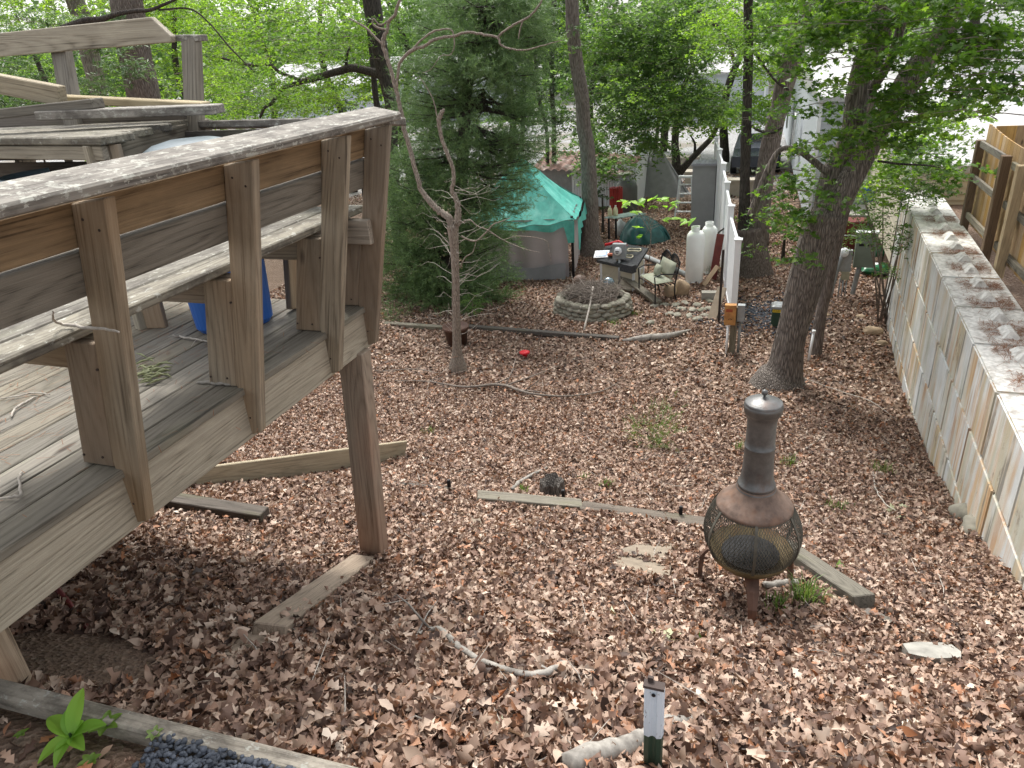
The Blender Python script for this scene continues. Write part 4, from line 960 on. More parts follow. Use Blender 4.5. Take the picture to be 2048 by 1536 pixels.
# valance: folded tarp edge, drooping at the near corner
m = MB(); m.grid(lambda u, v: roofpt(0, u, 0)+Vector((.03*math.sin(u*40)*v, -.06-.03*v+.03*math.sin(u*31)*v, -v*(.10+.05*math.sin(u*9)+(.38 if u < .07 else 0)))), 48, 4); m.build('tarp_edge', TEAL, tc, True)
m = MB(); m.grid(lambda u, v: roofpt(3, u, 0)+Vector((.06+.03*v+.03*math.sin(u*31)*v, 0, -v*(.25+.06*math.sin(u*9)+(.38 if u > .9 else 0)))), 36, 4); m.build('tarp_edge', TEAL, tc, True)
def curtain(a, b, ztop, fold=.035, nf=9, seed=0, skirt=.3):
    a = Vector(a); b = Vector(b); d = (b-a).normalized(); n = Vector((d.y, -d.x, 0))
    def f(u, v):
        p = a.lerp(b, u); zb = p.z+.02; z = zb+(ztop-zb)*v; f_ = fold*(1-.5*v)*math.sin(u*nf*6.28+1.5*mnoise.noise(Vector((u*3, v*1.5, seed))))+.05*(1-v)*mnoise.noise(Vector((u*2+5, v*2, seed)))
        return Vector((p.x, p.y, z))+n*(f_+.03)
    m = MB(); m.grid(f, 70, 18); return m
zt = c0.z+EH
curtain(cor[0]+ex*.10, cor[1], zt-.05, .03, 5).build('curtain_wall', MAUVE, tc, True)
curtain(cor[3], cor[0]+ey*.1, zt-.05, .03, 6, 3).build('curtain_wall', MAUVE, tc, True)
curtain(cor[1], cor[2], zt-.05, .03, 6, 4).build('curtain_wall', MAUVE, tc, True)
sk = MB(); sk.grid(lambda u, v: (cor[0]+ex*.15).lerp(cor[1], u)+Vector((0, -.05-.09*(1-v)-.03*math.sin(u*17), .03+.30*v+.05*math.sin(u*12+1)*v)), 50, 5); sk.build('curtain_skirt', GREYC, tc, True)
# meter on a pole
g = G(1239, 575); mp_ = thing('electric_meter', 'round glass electric meter in a grey box on a pole beside the siding hut', 'meter', g)
m = MB(); m.tube([g, g+Vector((0, 0, .66))], .032, 10); m.build('pole', GALV, mp_, True)
m = MB(); m.box((g.x, g.y+.02, g.z+.80), (.28, .12, .32)); m.build('meter_box', GREYM, mp_)
m = MB(); m.tube([(g.x-.02, g.y-.04, g.z+.82), (g.x-.02, g.y-.13, g.z+.82)], [.085, .078], 18); gl = m.build('meter_glass', WHITEP, mp_, True)
m = MB(); m.box((g.x-.02, g.y-.134, g.z+.825), (.08, .006, .02)); m.box((g.x-.02, g.y-.134, g.z+.79), (.05, .006, .012)); m.build('meter_dial', BLACK, gl)
# siding hut (well house)
hc = G(1202, 560)+Vector((.06, .35, 0)); hu = thing('siding_hut', 'low beige sided hut with a charcoal shingle roof behind the fire pit', 'hut', hc)
a1 = G(1203, 568); b1 = G(1283, 585); d = (Vector((b1.x, b1.y, 0))-Vector((a1.x, a1.y, 0))); d.normalize(); n = Vector((.2, .98, 0)); W1, D1 = .92, .55; zz = float(gz(a1.x, a1.y))
p0 = Vector((a1.x, a1.y, 0)); cs = [p0, p0+d*W1, p0+d*W1+n*D1, p0+n*D1]
for i in range(4):
    a, b_ = cs[i], cs[(i+1) % 4]; V, Fc = siding((a.x, a.y), (b_.x, b_.y), zz, zz+.56, .12, .012); put('siding_wall', V, Fc, SIDEB, hu)
    m = MB(); m.box((a.x, a.y, zz+.28), (.05, .05, .56)); m.build('corner_trim', VINYLW, hu)
m = MB(); ov = .09; e = [cs[0]-d*ov-n*ov, cs[1]+d*ov-n*ov, cs[2]+d*ov+n*ov, cs[3]-d*ov+n*ov]; lo, hi = zz+.50, zz+.74
m.add([Vector((e[0].x, e[0].y, lo)), Vector((e[1].x, e[1].y, lo)), Vector((e[2].x, e[2].y, hi)), Vector((e[3].x, e[3].y, hi))]+[Vector((q.x, q.y, z_+.06)) for q, z_ in zip(e, (lo, lo, hi, hi))], [(3, 2, 1, 0), (4, 5, 6, 7), (0, 1, 5, 4), (1, 2, 6, 5), (2, 3, 7, 6), (3, 0, 4, 7)]); m.build('roof', SHINGLE, hu)
rt_ = zz+.80
m = MB(); q = cs[1]+d*.02+n*.2; m.tube([(q.x+.05, q.y, zz+.30), (q.x+.05, q.y, zz+.45), (q.x+.1, q.y+.12, zz+.49), (q.x+.1, q.y+.12, zz+.33), (q.x+.05, q.y, zz+.30)], .012, 6, False); m.build('side_handle', VINYLW, hu)
def roofp(u, v, dz=0): p = e[0].lerp(e[1], u).lerp(e[3].lerp(e[2], u), v); return Vector((p.x, p.y, lo+.06+(hi-lo)*v+dz))
# things lying on the hut
q = roofp(.06, .22, .03); so_ = thing('solar_panel', 'small white framed blue solar panel tilted on the hut roof', 'solar panel', q)
fr_ = board('frame', WHITEP, so_, q-Vector((.16, 0, 0)), q+Vector((.16, 0, .02)), .24, .02, (0, 1, .45)); board('cells', PANELB, so_, q+Vector((-.12, -.005, .014)), q+Vector((.12, -.005, .032)), .17, .012, (0, 1, .45))
q = roofp(.36, .35, .03); m = MB(); m.box(q, (.3, .10, .04), .1); 
tag(m.build('red_tray', plain('orange red plastic', (.45, .12, .06), .6)), 'orange red slotted strip on the hut roof behind the meter', 'tray')
q = roofp(.3, .8, .05); m = MB(); m.tube([q+Vector((-.3, 0, -.02)), q+Vector((0, .05, .05)), q+Vector((.2, -.05, -.01))], [.03, .035, .02], 8)
tag(m.build('red_tool', REDP, smooth=True), 'bright red handled tool lying at the back of the hut roof', 'tool')
for i, (u, v) in enumerate(((.66, .35), (.75, .7))):
    q = roofp(u, v, .045); m = MB(); m.tube([q+Vector((.14*math.cos(t), .11*math.sin(t), .01*math.sin(3*t)+i*.003)) for t in np.linspace(0, 6.2, 28)], .013, 6)
    tag(m.build('hose_ring', plain('cream hose', (.55, .50, .36), .6), smooth=True), ('nearer coil of cream hose on the hut roof', 'further coil of cream hose on the hut roof')[i], 'hose', 'hose coils on the hut roof')
q = roofp(.52, .25, .16); tag(board('wood_block', W_NEW, None, q-Vector((0, 0, .2)), q+Vector((0, 0, .16)), .12, .10, (1, 0, 0)), 'upright orange brown wood block beside the electric meter', 'wood block')
q = roofp(.82, .02, .0); m = MB(); m.box(q+Vector((0, -.04, -.02)), (.34, .14, .16), math.atan2(d.y, d.x)); tag(m.build('shingle_bundle', SHINGLE), 'black shingle bundle hanging over the front edge of the hut roof', 'shingles')
# black folding table with jugs
g = G(1218, 480); tp = thing('folding_table', 'small black legged table with a cluttered glass top by the red panel', 'table', g)
tt = .62
for (ax, ay) in ((0, 0), (.2, -.02), (.75, .35), (.55, .4)):
    m = MB(); m.box((g.x+ax, g.y+ay, g.z+tt/2), (.05, .05, tt)); m.build('leg', BLACK, tp)
m = MB(); m.add([(g.x-.1, g.y-.1, g.z+tt), (g.x+.28, g.y-.14, g.z+tt), (g.x+.95, g.y+.4, g.z+tt), (g.x+.45, g.y+.52, g.z+tt)]+[(g.x-.1, g.y-.1, g.z+tt+.03), (g.x+.28, g.y-.14, g.z+tt+.03), (g.x+.95, g.y+.4, g.z+tt+.03), (g.x+.45, g.y+.52, g.z+tt+.03)], [(3, 2, 1, 0), (4, 5, 6, 7), (0, 1, 5, 4), (1, 2, 6, 5), (2, 3, 7, 6), (3, 0, 4, 7)]); m.build('tabletop', plain('pale teal glass top', (.38, .50, .47), .3, var=.4, vs_=14), tp)
for i, (ax, ay) in enumerate(((.03, .02), (.17, .08))):
    j = thing('plastic_jug', ('nearer', 'further')[i]+' cream plastic jug standing on the small black table', 'jug', (g.x+ax, g.y+ay, g.z+tt+.03), 'jugs on the small table')
    m = MB(); m.lathe([(.0, 0), (.06, 0), (.065, .03), (.065, .14), (.05, .2), (.02, .24), (.02, .25)], (g.x+ax, g.y+ay, g.z+tt+.035), 14); m.build('jug_body', plain('cream jug', (.62, .58, .38), .4), j, True)
    m = MB(); m.lathe([(.024, .25), (.024, .275), (0, .275)], (g.x+ax, g.y+ay, g.z+tt+.035), 12); m.build('cap', WHITEP, j)
g2 = G(1232, 478)+Vector((.05, .35, 0)); m = MB(); m.lathe([(0, 0), (.14, 0), (.16, .3), (.15, .36), (.06, .42), (.05, .46), (0, .46)], g2, 18); tag(m.build('white_bucket', WHITEP, smooth=True), 'white plastic water drum under the small black table', 'drum')
# draped dark tarp heap
g = G(1290, 490); m = MB()
def heap(u, v):
    a = u*6.28319; rr_ = (.62*(1-v)**.75+.11*v+.02)*(1+.14*(1-v)*mnoise.noise(Vector((math.cos(a)*2, math.sin(a)*2, 1)))+.07*(1-v*.5)*math.sin(a*9+3*mnoise.noise(Vector((u*9, v*2, 0)))))
    return Vector((g.x-.05-.12*v+rr_*math.cos(a)*1.0, g.y+.35+rr_*.7*math.sin(a), g.z+.02+.66*v**.6+.03*mnoise.noise(Vector((u*12, v*5, 2)))))
m.grid(heap, 60, 16); m.add([heap(i/20, 1) for i in range(20)]+[heap(0, 1)*.5+heap(.5, 1)*.5+Vector((0, 0, .02))], [(i, (i+1) % 20, 20) for i in range(20)])
tag(m.build('tarp_heap', DTEAL, smooth=True), 'dark green tarp draped over a heap beside the small table', 'tarp')
# red ribbed panel, big grey tank, shed behind
g = G(1215, 440)+Vector((.05, .1, 0)); m = MB()
for k in range(7): m.box((g.x+.02+.055*k, g.y+.02*k, g.z+.48), (.04, .05 if k % 2 else .03, .96+.02*(k % 3)))
m.box((g.x+.18, g.y+.09, g.z+.46), (.40, .02, .9)); tag(m.build('metal_sheet', RED), 'upright red ribbed metal panel behind the small table', 'panel')
g = G(1253, 424); pt = thing('propane_tank', 'big dull grey propane tank standing by the corrugated shed', 'gas tank', g)
m = MB(); m.lathe([(0, .02), (.30, .05), (.34, .12), (.34, .78), (.30, .92), (.18, 1.0), (0, 1.02)], g, 28); m.build('cylinder', plain('dull grey enamel', (.11, .12, .11), .6, var=.15), pt, True)
m = MB(); m.lathe([(.15, .98), (.15, 1.16), (.13, 1.16), (.13, .98)], g, 20); m.build('valve_guard', GREYM, pt, True)
m = MB(); m.lathe([(0, .02), (.24, 0), (.25, .03), (0, .06)], g+Vector((-.05, 0, 1.17)), 20); m.build('dome_lid', plain('mossy lid', (.22, .24, .18), .8), pt, True)
g = G(1285, 395); sh = thing('garden_shed', 'lean-to shed with white corrugated wall and rusty brown roof', 'shed', (-6.5, 24, -5.1))
m = MB(); m.grid(lambda u, v: Vector((-6.3+2.1*u, 23.6+.2*u+.035*math.sin(u*150), -5.1+1.35*v)), 180, 1); m.build('corrugated_wall', VINYLW, sh)
m = MB(); m.grid(lambda u, v: Vector((-4.2+.04*math.sin(v*0)*0, 23.8+2.6*u+.0, -5.1+1.35*v)), 40, 1); m.build('corrugated_wall', VINYLW, sh)
m = MB(); m.grid(lambda u, v: Vector((-7.6+3.3*u, 23.2+2.2*v, -3.80+.28*v+.03*math.sin(u*80)-.25*u*u)), 160, 6); m.build('roof', RUSTROOF, sh)
m = MB(); m.box((-7.6, 24.6, -4.45), (2.6, 1.6, 1.3)); m.build('back_wall', GREYM, sh)
for i, (cx_, cy_, hh, lab) in enumerate(((-3.9, 26.2, 1.5, 'grey tarpaulin draped beside the shed'), (-4.6, 27.8, 2.0, 'pale grey tarp peak rising behind the shed roof'))):
    m = MB(); z_ = float(gz(cx_, cy_))
    m.grid(lambda u, v: Vector((cx_+(1-v*.85)*1.1*math.cos(u*6.283)*(1+.08*math.sin(u*50)), cy_+(1-v*.85)*.9*math.sin(u*6.283), z_+hh*v)), 60, 10); tag(m.build('tarpaulin', (GREYC, plain('pale tarp', (.42, .44, .46), .6))[i], smooth=True), lab, 'tarp', 'tarps by the shed')
# fire pit ring of stacked stones
fc = G(1186, 620); fpit = thing('fire_pit', 'low round fire pit of stacked river stones', 'fire pit', fc)
rr = random.Random(2)
for lay in range(4):
    n = 22
    for i in range(n):
        a = 6.283*(i+.5*(lay % 2))/n+rr.gauss(0, .02); r_ = .70-.02*lay+rr.gauss(0, .015)
        rock('stone', STONE, (fc.x+r_*math.cos(a)*1.02, fc.y+r_*math.sin(a)*.9, fc.z+.03+.078*lay), (.25*rr.uniform(.7, 1.2), .18, .11*rr.uniform(.8, 1.15)), None, seed=i+lay*31, parent=fpit, rz=a+1.571)
bp = MB()
for i in range(330):
    a = rr.uniform(0, 6.283); r_ = rr.random()**.6*.56; c = Vector((fc.x+r_*math.cos(a), fc.y+r_*math.sin(a)*.9, fc.z+.26+.22*(1-r_)+rr.uniform(-.06, .06)))
    d = Vector((rr.gauss(0, 1), rr.gauss(0, 1), rr.gauss(0, .28))).normalized()*rr.uniform(.12, .45); m_ = c+Vector((rr.gauss(0, .03), rr.gauss(0, .03), .03))
    bp.tube([c-d, m_, c+d], [.002, rr.uniform(.003, .009), .002], 4)
bm_ = bark('brush sticks', (.22, .18, .15), (.06, .045, .038), 2); tag(bp.build('brush_pile', B_TWIG), 'tangled heap of dry sticks filling the fire pit', 'brush pile')
m = MB(); m.grid(lambda u, v: Vector((fc.x+.62*v*math.cos(u*6.283), fc.y+.56*v*math.sin(u*6.283), fc.z+.10+.10*(1-v*v)+.02+.02*mnoise.noise(Vector((u*9, v*6, 0))))), 30, 6); m.build('ash_bed', plain('ash and soil', (.10, .075, .06), .95, var=.5, vs_=20), fpit)
m = MB(); V, Fc = sphere(G(1150, 606)+Vector((.05, .25, .36)), .16); tag(put('garden_globe', V, Fc, BROWNG, smooth=True), 'dull brown clay globe on the left of the brush pile', 'globe')
V, Fc = sphere(G(1212, 606)+Vector((0, .25, .34)), .13); tag(put('garden_globe', V, Fc, GLASSB, smooth=True), 'shiny blue grey gazing globe on the right of the brush pile', 'globe')
def leanpole(a, ya, b, yb, r0, r1, lab, mat=B_PALE):
    A = atY(*a, ya); B = atY(*b, yb); md = (A+B)/2+Vector((.02, 0, .03)); m = MB(); q, r_ = spline([(*A, r0), (*md, (r0+r1)/2), (*B, r1)], 5); m.tube(q, r_, 7, wob=.3); return tag(m.build('branch_pole', mat, smooth=True), lab, 'branch', 'poles leaning over the fire pit')
P1 = G(1168, 662); leanpole((1168, 660), P1.y, (1186, 574), P1.y+1.1, .02, .016, 'pale bare branch leaning upright against the front of the fire pit')
P2 = G(1236, 634); leanpole((1236, 633), P2.y, (1156, 563), P2.y+1.0, .022, .032, 'long pale branch lying diagonally across the fire pit')
A = G(1330, 605); B = G(1218, 556)
tag(board('old_beam', W_DECK, None, Vector((A.x-.1, A.y-.2, A.z+.06)), Vector((B.x+.05, B.y-.2, B.z+.35)), .15, .06, (0, 1, .2)), 'long grey weathered beam slanting from the fire pit to the bench', 'beam')
A = G(1372, 555); B = G(1290, 520); m = MB(); m.tube([A+Vector((0, 0, .07)), B+Vector((0, 0, .09))], [.055, .06], 12); tag(m.build('grey_pipe', GREYM, smooth=True), 'fat grey pipe lying on the leaves behind the garden bench', 'pipe')
# garden bench
g = G(1305, 612); gb = thing('garden_bench', 'ornate black metal garden bench with faded sage cushions facing the fire pit', 'bench', g)
ax = Vector((.86, -.5, 0)); fwd = Vector((-.5, -.86, 0))    # along seat, facing direction
o_ = G(1278, 592); o_.z = float(gz(o_.x, o_.y))
ax = (Vector((G(1326, 622).x, G(1326, 622).y, 0))-Vector((o_.x, o_.y, 0))).normalized(); bk_ = Vector((-ax.y, ax.x, 0)); BL = .74
if bk_.y < 0: bk_ = -bk_
def bp_(u, v, z): return o_+ax*u*BL+bk_*v+Vector((0, 0, z))
for u in (0, 1):
    for v, lean in ((0, 0), (.42, .06)):
        m = MB(); m.tube([bp_(u, v+lean, 0), bp_(u, v, .2), bp_(u, v, .40)], [.016, .014, .016], 7); m.build('leg', BLACK, gb)
    m = MB(); m.tube([bp_(u, .42, .40), bp_(u, .52, .84)], .016, 7); m.build('back_upright', BLACK, gb)
    m = MB(); m.tube([bp_(u, 0, .40), bp_(u, -.02, .60), bp_(u, .12, .64), bp_(u, .46, .60)], .014, 7); m.build('armrest', BLACK, gb)
m = MB(); 
for v in np.linspace(0, .42, 6): m.tube([bp_(0, v, .40), bp_(1, v, .40)], .011, 5)
m.build('seat_frame', BLACK, gb)
m = MB(); top = [bp_(u, .52+.0*u, .78+.13*abs(math.sin(u*math.pi*2))**.7+.05*math.sin(u*math.pi)) for u in np.linspace(0, 1, 33)]; m.tube(top, .016, 6)
for i in range(1, 32): m.tube([bp_(i/32, .44, .50), top[i]], .005, 4)
for i in range(6):
    c = bp_((i+.5)/6, .50, .74); m.tube([c+ax*(.06*math.cos(t))+Vector((0, 0, .06*math.sin(t))) for t in np.linspace(0, 6.283, 13)], .008, 4)
m.build('ornate_back', BLACK, gb)
def cushion(fn, name, lab=None):
    m = MB(); m.grid(lambda u, v: fn(u, v, 1), 16, 10); m.grid(lambda u, v: fn(1-u, v, -1), 16, 10); o = m.build(name, CUSH, None, True); return o
def cs_(u, v, s): th = .05*(1-abs(2*u-1)**6)*(1-abs(2*v-1)**6); return bp_(.04+.92*u, .0+.42*v, .455+s*th*.9)
tag(cushion(cs_, 'seat_cushion'), 'faded sage flat cushion on the seat of the garden bench', 'cushion', 'cushions on the garden bench')
def cb_(u, v, s): th = .05*(1-abs(2*u-1)**6)*(1-abs(2*v-1)**6); return bp_(.12+.8*u, .38+.10*v, .50+.30*v)+(-bk_*s*th)
tag(cushion(cb_, 'back_cushion'), 'upright sage green cushion against the back of the garden bench', 'cushion', 'cushions on the garden bench')
def cp_(u, v, s): th = .06*(1-abs(2*u-1)**4)*(1-abs(2*v-1)**4); return bp_(.35+.32*u, .20+.06*v, .51+.22*v)+(-bk_*s*th)
tag(cushion(cp_, 'throw_pillow'), 'small crumpled pinkish pillow leaning on the bench cushions', 'pillow')
# dug rock behind bench
for i, (p, s, lab) in enumerate((((1362, 590), .34, 'rough tan boulder right of the garden bench'), ((1340, 595), .26, 'jagged brown stone touching the tan boulder'))): rock('boulder', ROCKB, G(*p)+Vector((0, 0, .14)), (s, s*.8, s*1.1), lab, seed=41+i, group='boulders beside the garden bench')
# scattered flat stones by the bench: a low stone edging
se = thing('stone_edging', 'half buried row of flat stones right of the garden bench', 'stone edging', G(1380, 632))
for i, p in enumerate(((1330, 612), (1352, 612), (1370, 608), (1395, 612), (1405, 622), (1385, 622), (1362, 620), (1340, 630), (1355, 632), (1410, 634), (1395, 640), (1380, 634), (1420, 620), (1310, 614), (1300, 648), (1418, 604))): rock('stone', STONE, G(*p)+Vector((0, 0, .02)), (.22, .15, .09), None, seed=60+i, parent=se, rz=i)
g = G(1423, 640); m = MB(); tag(board('leaning_slab', plain('tan stone slab', (.33, .27, .2), .9, var=.2), None, g, g+Vector((.14, .35, .52)), .16, .05, (1, -.2, 0)), 'tan stone slab leaning beside the rusty stake', 'slab')
g = G(1420, 600); m = MB(); m.box(g+Vector((0, 0, .09)), (.34, .16, .17), .1); tag(m.build('cinder_block', plain('old cinder block', (.23, .22, .19), .95, var=.25)), 'old grey cinder block left of the leaning slab', 'block')
g = G(1437, 646); m = MB(); m.tube([g, g+Vector((.01, 0, 1.36))], .022, 8); m.box(g+Vector((0, -.02, .7)), (.02, .03, 1.3)); tag(m.build('rusty_stake', plain('dark rusty steel', (.035, .025, .02), .7)), 'tall dark rusty steel stake in front of the white fence', 'stake')
A = G(1412, 545); m = MB(); q, r_ = spline([(*A, .03), (*(A+Vector((.02, .1, .5))), .028), (*(A+Vector((.2, .2, .85))), .022), (*(A+Vector((.5, .3, 1.05))), .012)], 5); m.tube(q, r_, 7); m.tube([A+Vector((.1, .15, .68)), A+Vector((.02, .2, .95)), A+Vector((.0, .22, 1.1))], [.018, .012, .006], 6)
tag(m.build('forked_limb', B_DARK, smooth=True), 'dark forked limb leaning between the gas cylinders and the fence', 'branch')
A = G(1425, 560); tag(board('maroon_board', MAROON, None, A, A+Vector((.1, .25, .95)), .16, .03, (1, .4, 0)), 'maroon board leaning on the white fence behind the tanks', 'board')
A = G(1410, 570); tag(board('pale_plank', W_PLANK, None, A+Vector((-.02, -.1, .02)), A+Vector((.22, .25, .35)), .09, .03, (1, .4, 0)), 'short pinkish plank propped at the fence foot', 'board')
# plant pot
g = G(915, 688); pp = thing('flower_pot', 'brown plastic flower pot behind the dead tree', 'pot', g)
m = MB(); m.lathe([(0, .01), (.17, .0), (.215, .30), (.235, .30), (.24, .35), (.225, .35), (.21, .30), (.0, .29)], g, 32); m.build('pot_body', BRPOT, pp, True)
# red bird feeder like cup
g = G(1050, 716); m = MB(); m.lathe([(0, .02), (.04, .02), (.045, .085), (.085, .09), (.09, .11), (.06, .125), (0, .13)], g, 18); tag(m.build('red_valve_cap', REDP, smooth=True), 'small red plastic cap on a short stub in the open yard', 'cap')
# utility post with two boxes
g = G(1463, 707); up_ = thing('utility_post', 'wooden post carrying an orange box and a grey box at the path', 'utility post', g)
board('post', W_TIMB, up_, g+Vector((0, 0, -.05)), g+Vector((.01, 0, .82)), .10, .09, (1, 0, 0))
m = MB(); m.box(g+Vector((-.055, -.10, .72)), (.175, .11, .33)); bx_ = m.build('orange_box', COPPERBOX, up_)
m = MB(); m.box(g+Vector((-.07, -.158, .80)), (.10, .008, .05)); m.build('box_recess', plain('deep orange fade', (.3, .07, .03), .7), bx_)
for k in range(3):
    m = MB(); m.box(g+Vector((-.075+.022*k, -.1575, .655+.006*(k % 2))), (.014, .004, .012)); m.build('box_mark', BLACK, bx_)
m = MB(); m.box(g+Vector((.105, -.03, .73)), (.11, .10, .27)); m.build('grey_box', GREYM, up_)
m = MB(); m.tube([g+Vector((-.085, -.06, -.02)), g+Vector((-.075, -.06, .58))], .02, 8); m.build('conduit', WHITEP, up_, True)
m = MB(); m.tube([g+Vector((.10, .0, -.02)), g+Vector((.10, .0, .62))], .022, 8); m.build('conduit', GREYM, up_, True)
# utility pedestal
g = G(1556, 652); pd = thing('utility_pedestal', 'dark green utility pedestal with a yellow label beside the leaning tree', 'pedestal', g)
m = MB(); V, Fc = loft([rbox(g.x, g.y, g.z-.02, .30, .30, .04), rbox(g.x, g.y, g.z+.02, .30, .30, .04), rbox(g.x, g.y, g.z+.03, .25, .25, .03), rbox(g.x, g.y, g.z+.36, .25, .25, .03)]); put('pedestal_body', V, Fc, DARKG, pd)
V, Fc = loft([rbox(g.x, g.y, g.z+.36, .28, .28, .04), rbox(g.x, g.y, g.z+.40, .28, .28, .04), rbox(g.x, g.y, g.z+.425, .2, .2, .03)]); put('pedestal_cap', V, Fc, GREYM, pd)
m = MB(); m.box((g.x, g.y-.1265, g.z+.325), (.23, .004, .05)); yl = m.build('yellow_label', YEL, pd)
def text(s, loc, size, mat, parent, rot=(R(90), 0, 0)):
    cu = bpy.data.curves.new('t', 'FONT'); cu.body = s; cu.size = size; cu.extrude = .001; cu.align_x = 'CENTER'; cu.align_y = 'CENTER'
    tmp = bpy.data.objects.new('t', cu); C.objects.link(tmp); dg = bpy.context.evaluated_depsgraph_get(); me = bpy.data.meshes.new_from_object(tmp.evaluated_get(dg)); bpy.data.objects.remove(tmp)
    o = bpy.data.objects.new('lettering', me); C.objects.link(o); me.materials.clear(); me.materials.append(mat); o.parent = parent
    p = Vector(loc); q = parent
    while q is not None: p = p-q.location; q = q.parent
    o.location = p; o.rotation_euler = rot; return o
text('WARNING', (g.x, g.y-.1300, g.z+.325), .046, BLACK, yl)
m = MB(); m.box((g.x+.07, g.y-.1265, g.z+.18), (.10, .004, .20)); m.build('white_label', WHITEP, pd)
# service meter on pipe + breaker panel
g = G(1660, 596); sm_ = thing('service_meter', 'round meter on a grey conduit behind the leaning tree', 'meter', g)
m = MB(); q, r_ = spline([(*g, .035), (*(g+Vector((.06, .02, .5))), .035), (*(g+Vector((.12, .02, .86))), .035)], 4); m.tube(q, r_, 10); m.build('conduit', GREYM, sm_, True)
m = MB(); m.box(g+Vector((.2, .06, .74)), (.20, .10, .42)); m.build('meter_box', GREYM, sm_)
m = MB(); m.box(g+Vector((.22, .02, .46)), (.14, .09, .16)); m.build('outlet_box', plain('tan outlet box', (.30, .28, .2), .7), sm_)
m = MB(); m.tube([g+Vector((.14, -.02, .93)), g+Vector((.14, -.12, .93))], [.085, .075], 16); m.build('meter_glass', WHITEP, sm_, True)
for dx_ in (.14, .2, .26):
    m = MB(); m.tube([g+Vector((dx_, .02, -.02)), g+Vector((dx_, .02, .40))], .013, 6); m.build('pipe', GREYM, sm_, True)
g = G(1706, 592); bpn = thing('breaker_panel', 'grey green breaker panel box on a bent post before the beige house', 'electrical panel', g)
m = MB(); q, r_ = spline([(*(g+Vector((.02, 0, -.02))), .045), (*(g+Vector((-.01, 0, .1))), .045), (*(g+Vector((.04, 0, .6))), .045)], 4); m.tube(q, r_, 8); m.build('post', GREYM, bpn, True)
m = MB(); m.box(g+Vector((.10, .0, .93)), (.36, .16, .66)); m.build('panel_box', plain('grey green enamel', (.15, .18, .15), .5, var=.1), bpn)
for dx_ in (.02, .17):
    m = MB(); m.box(g+Vector((dx_, -.082, 1.04)), (.10, .006, .05)); m.build('knockout', BLACK, bpn)
m = MB(); m.box(g+Vector((.10, 0, 1.27)), (.40, .20, .02)); m.build('panel_hood', ALU, bpn)
A = G(1680, 585); B = G(1790, 578); m = MB(); m.tube([(A.x, A.y, A.z+.3), (A.x+.05, A.y-.1, A.z+.05), ((A.x*.6+B.x*.4), A.y-.2, A.z+.03), ((A.x*.2+B.x*.8), A.y-.2, A.z+.04), (B.x, B.y, B.z+.12)], .014, 6); tag(m.build('black_cable', BLACK, smooth=True), 'black cable looping over the ground from the meter to the wall', 'cable')
# mulch bags
for i, (p, dz, lab) in enumerate((((1760, 552), 0, 'glossy green mulch bag with a white label lying by the wall'), ((1758, 532), .12, 'second green mulch bag on top behind the first'))):
    g = G(*p)+Vector((-.06, .15+.2*i, dz)); b = thing('mulch_bag', lab, 'bag', g, 'green mulch bags by the wall')
    def bagf(u, v, s): th = .11*((1-abs(2*u-1)**3)*(1-abs(2*v-1)**3))**.6; return Vector((g.x+(u-.5)*.62, g.y+(v-.5)*.46, g.z+.11+s*th+.015*mnoise.noise(Vector((u*6, v*6, i)))))
    m = MB(); m.grid(lambda u, v: bagf(u, v, 1), 20, 16); m.grid(lambda u, v: bagf(1-u, v, -1), 20, 16); m.build('bag_body', BAG, b, True)
    m = MB(); m.grid(lambda u, v: bagf(.12+.4*u, .35+.45*v, 1)+Vector((0, 0, .004)), 10, 10); m.build('bag_label', WHITEP, b, True)
g = G(1617, 722); m = MB(); m.tube([g, g+Vector((.03, .05, .46))], .02, 8); m.lathe([(.0, .46), (.027, .46), (.027, .5), (0, .5)], g+Vector((.03, .05, 0)), 10); tag(m.build('white_pipe', WHITEP, smooth=True), 'short white plastic pipe stub right of the leaning tree', 'pipe')
# car and planters in the far drive
g = G(1476, 352); car = thing('parked_car', 'dark car parked on the far gravel beyond the white fence', 'car', g+Vector((.6, 2, 0)))
def prof(y): return 0
pr = [(-2.1, .35), (-2.1, .75), (-1.35, .95), (-.7, 1.42), (.8, 1.45), (1.5, 1.0), (2.15, .85), (2.2, .35)]
V = []; 
for sx_, ins in ((-.85, 0), (-.8, 0), (.8, 0), (.85, 0)):
    for (yy, zz_) in pr: V.append((car.location.x+sx_*(1 if zz_ < 1.2 else .85), car.location.y+yy*1.0, g.z+zz_))
n = len(pr); Fc = [(k*n+i, k*n+(i+1) % n, (k+1)*n+(i+1) % n, (k+1)*n+i) for k in range(3) for i in range(n)]+[tuple(range(n)), tuple(3*n+i for i in range(n))[::-1]]
put('body', V, Fc, plain('dark blue grey paint', (.05, .06, .08), .25, .3, var=.05, spec=.6), car)
for sx_ in (-.82, .82):
    for yy in (-1.35, 1.35):
        c = Vector((car.location.x+sx_, car.location.y+yy, g.z+.33)); m = MB(); m.tube([c-Vector((.11, 0, 0)), c+Vector((.11, 0, 0))], .33, 22); wo_ = m.build('wheel', BLACK, car)
        m = MB(); m.tube([c-Vector((.118, 0, 0)), c+Vector((.118, 0, 0))], .2, 16); m.build('rim', ALU, wo_)
m = MB(); m.box((car.location.x, car.location.y-1.05, g.z+1.18), (1.3, .03, .34)); m.build('rear_window', WINDOW, car)
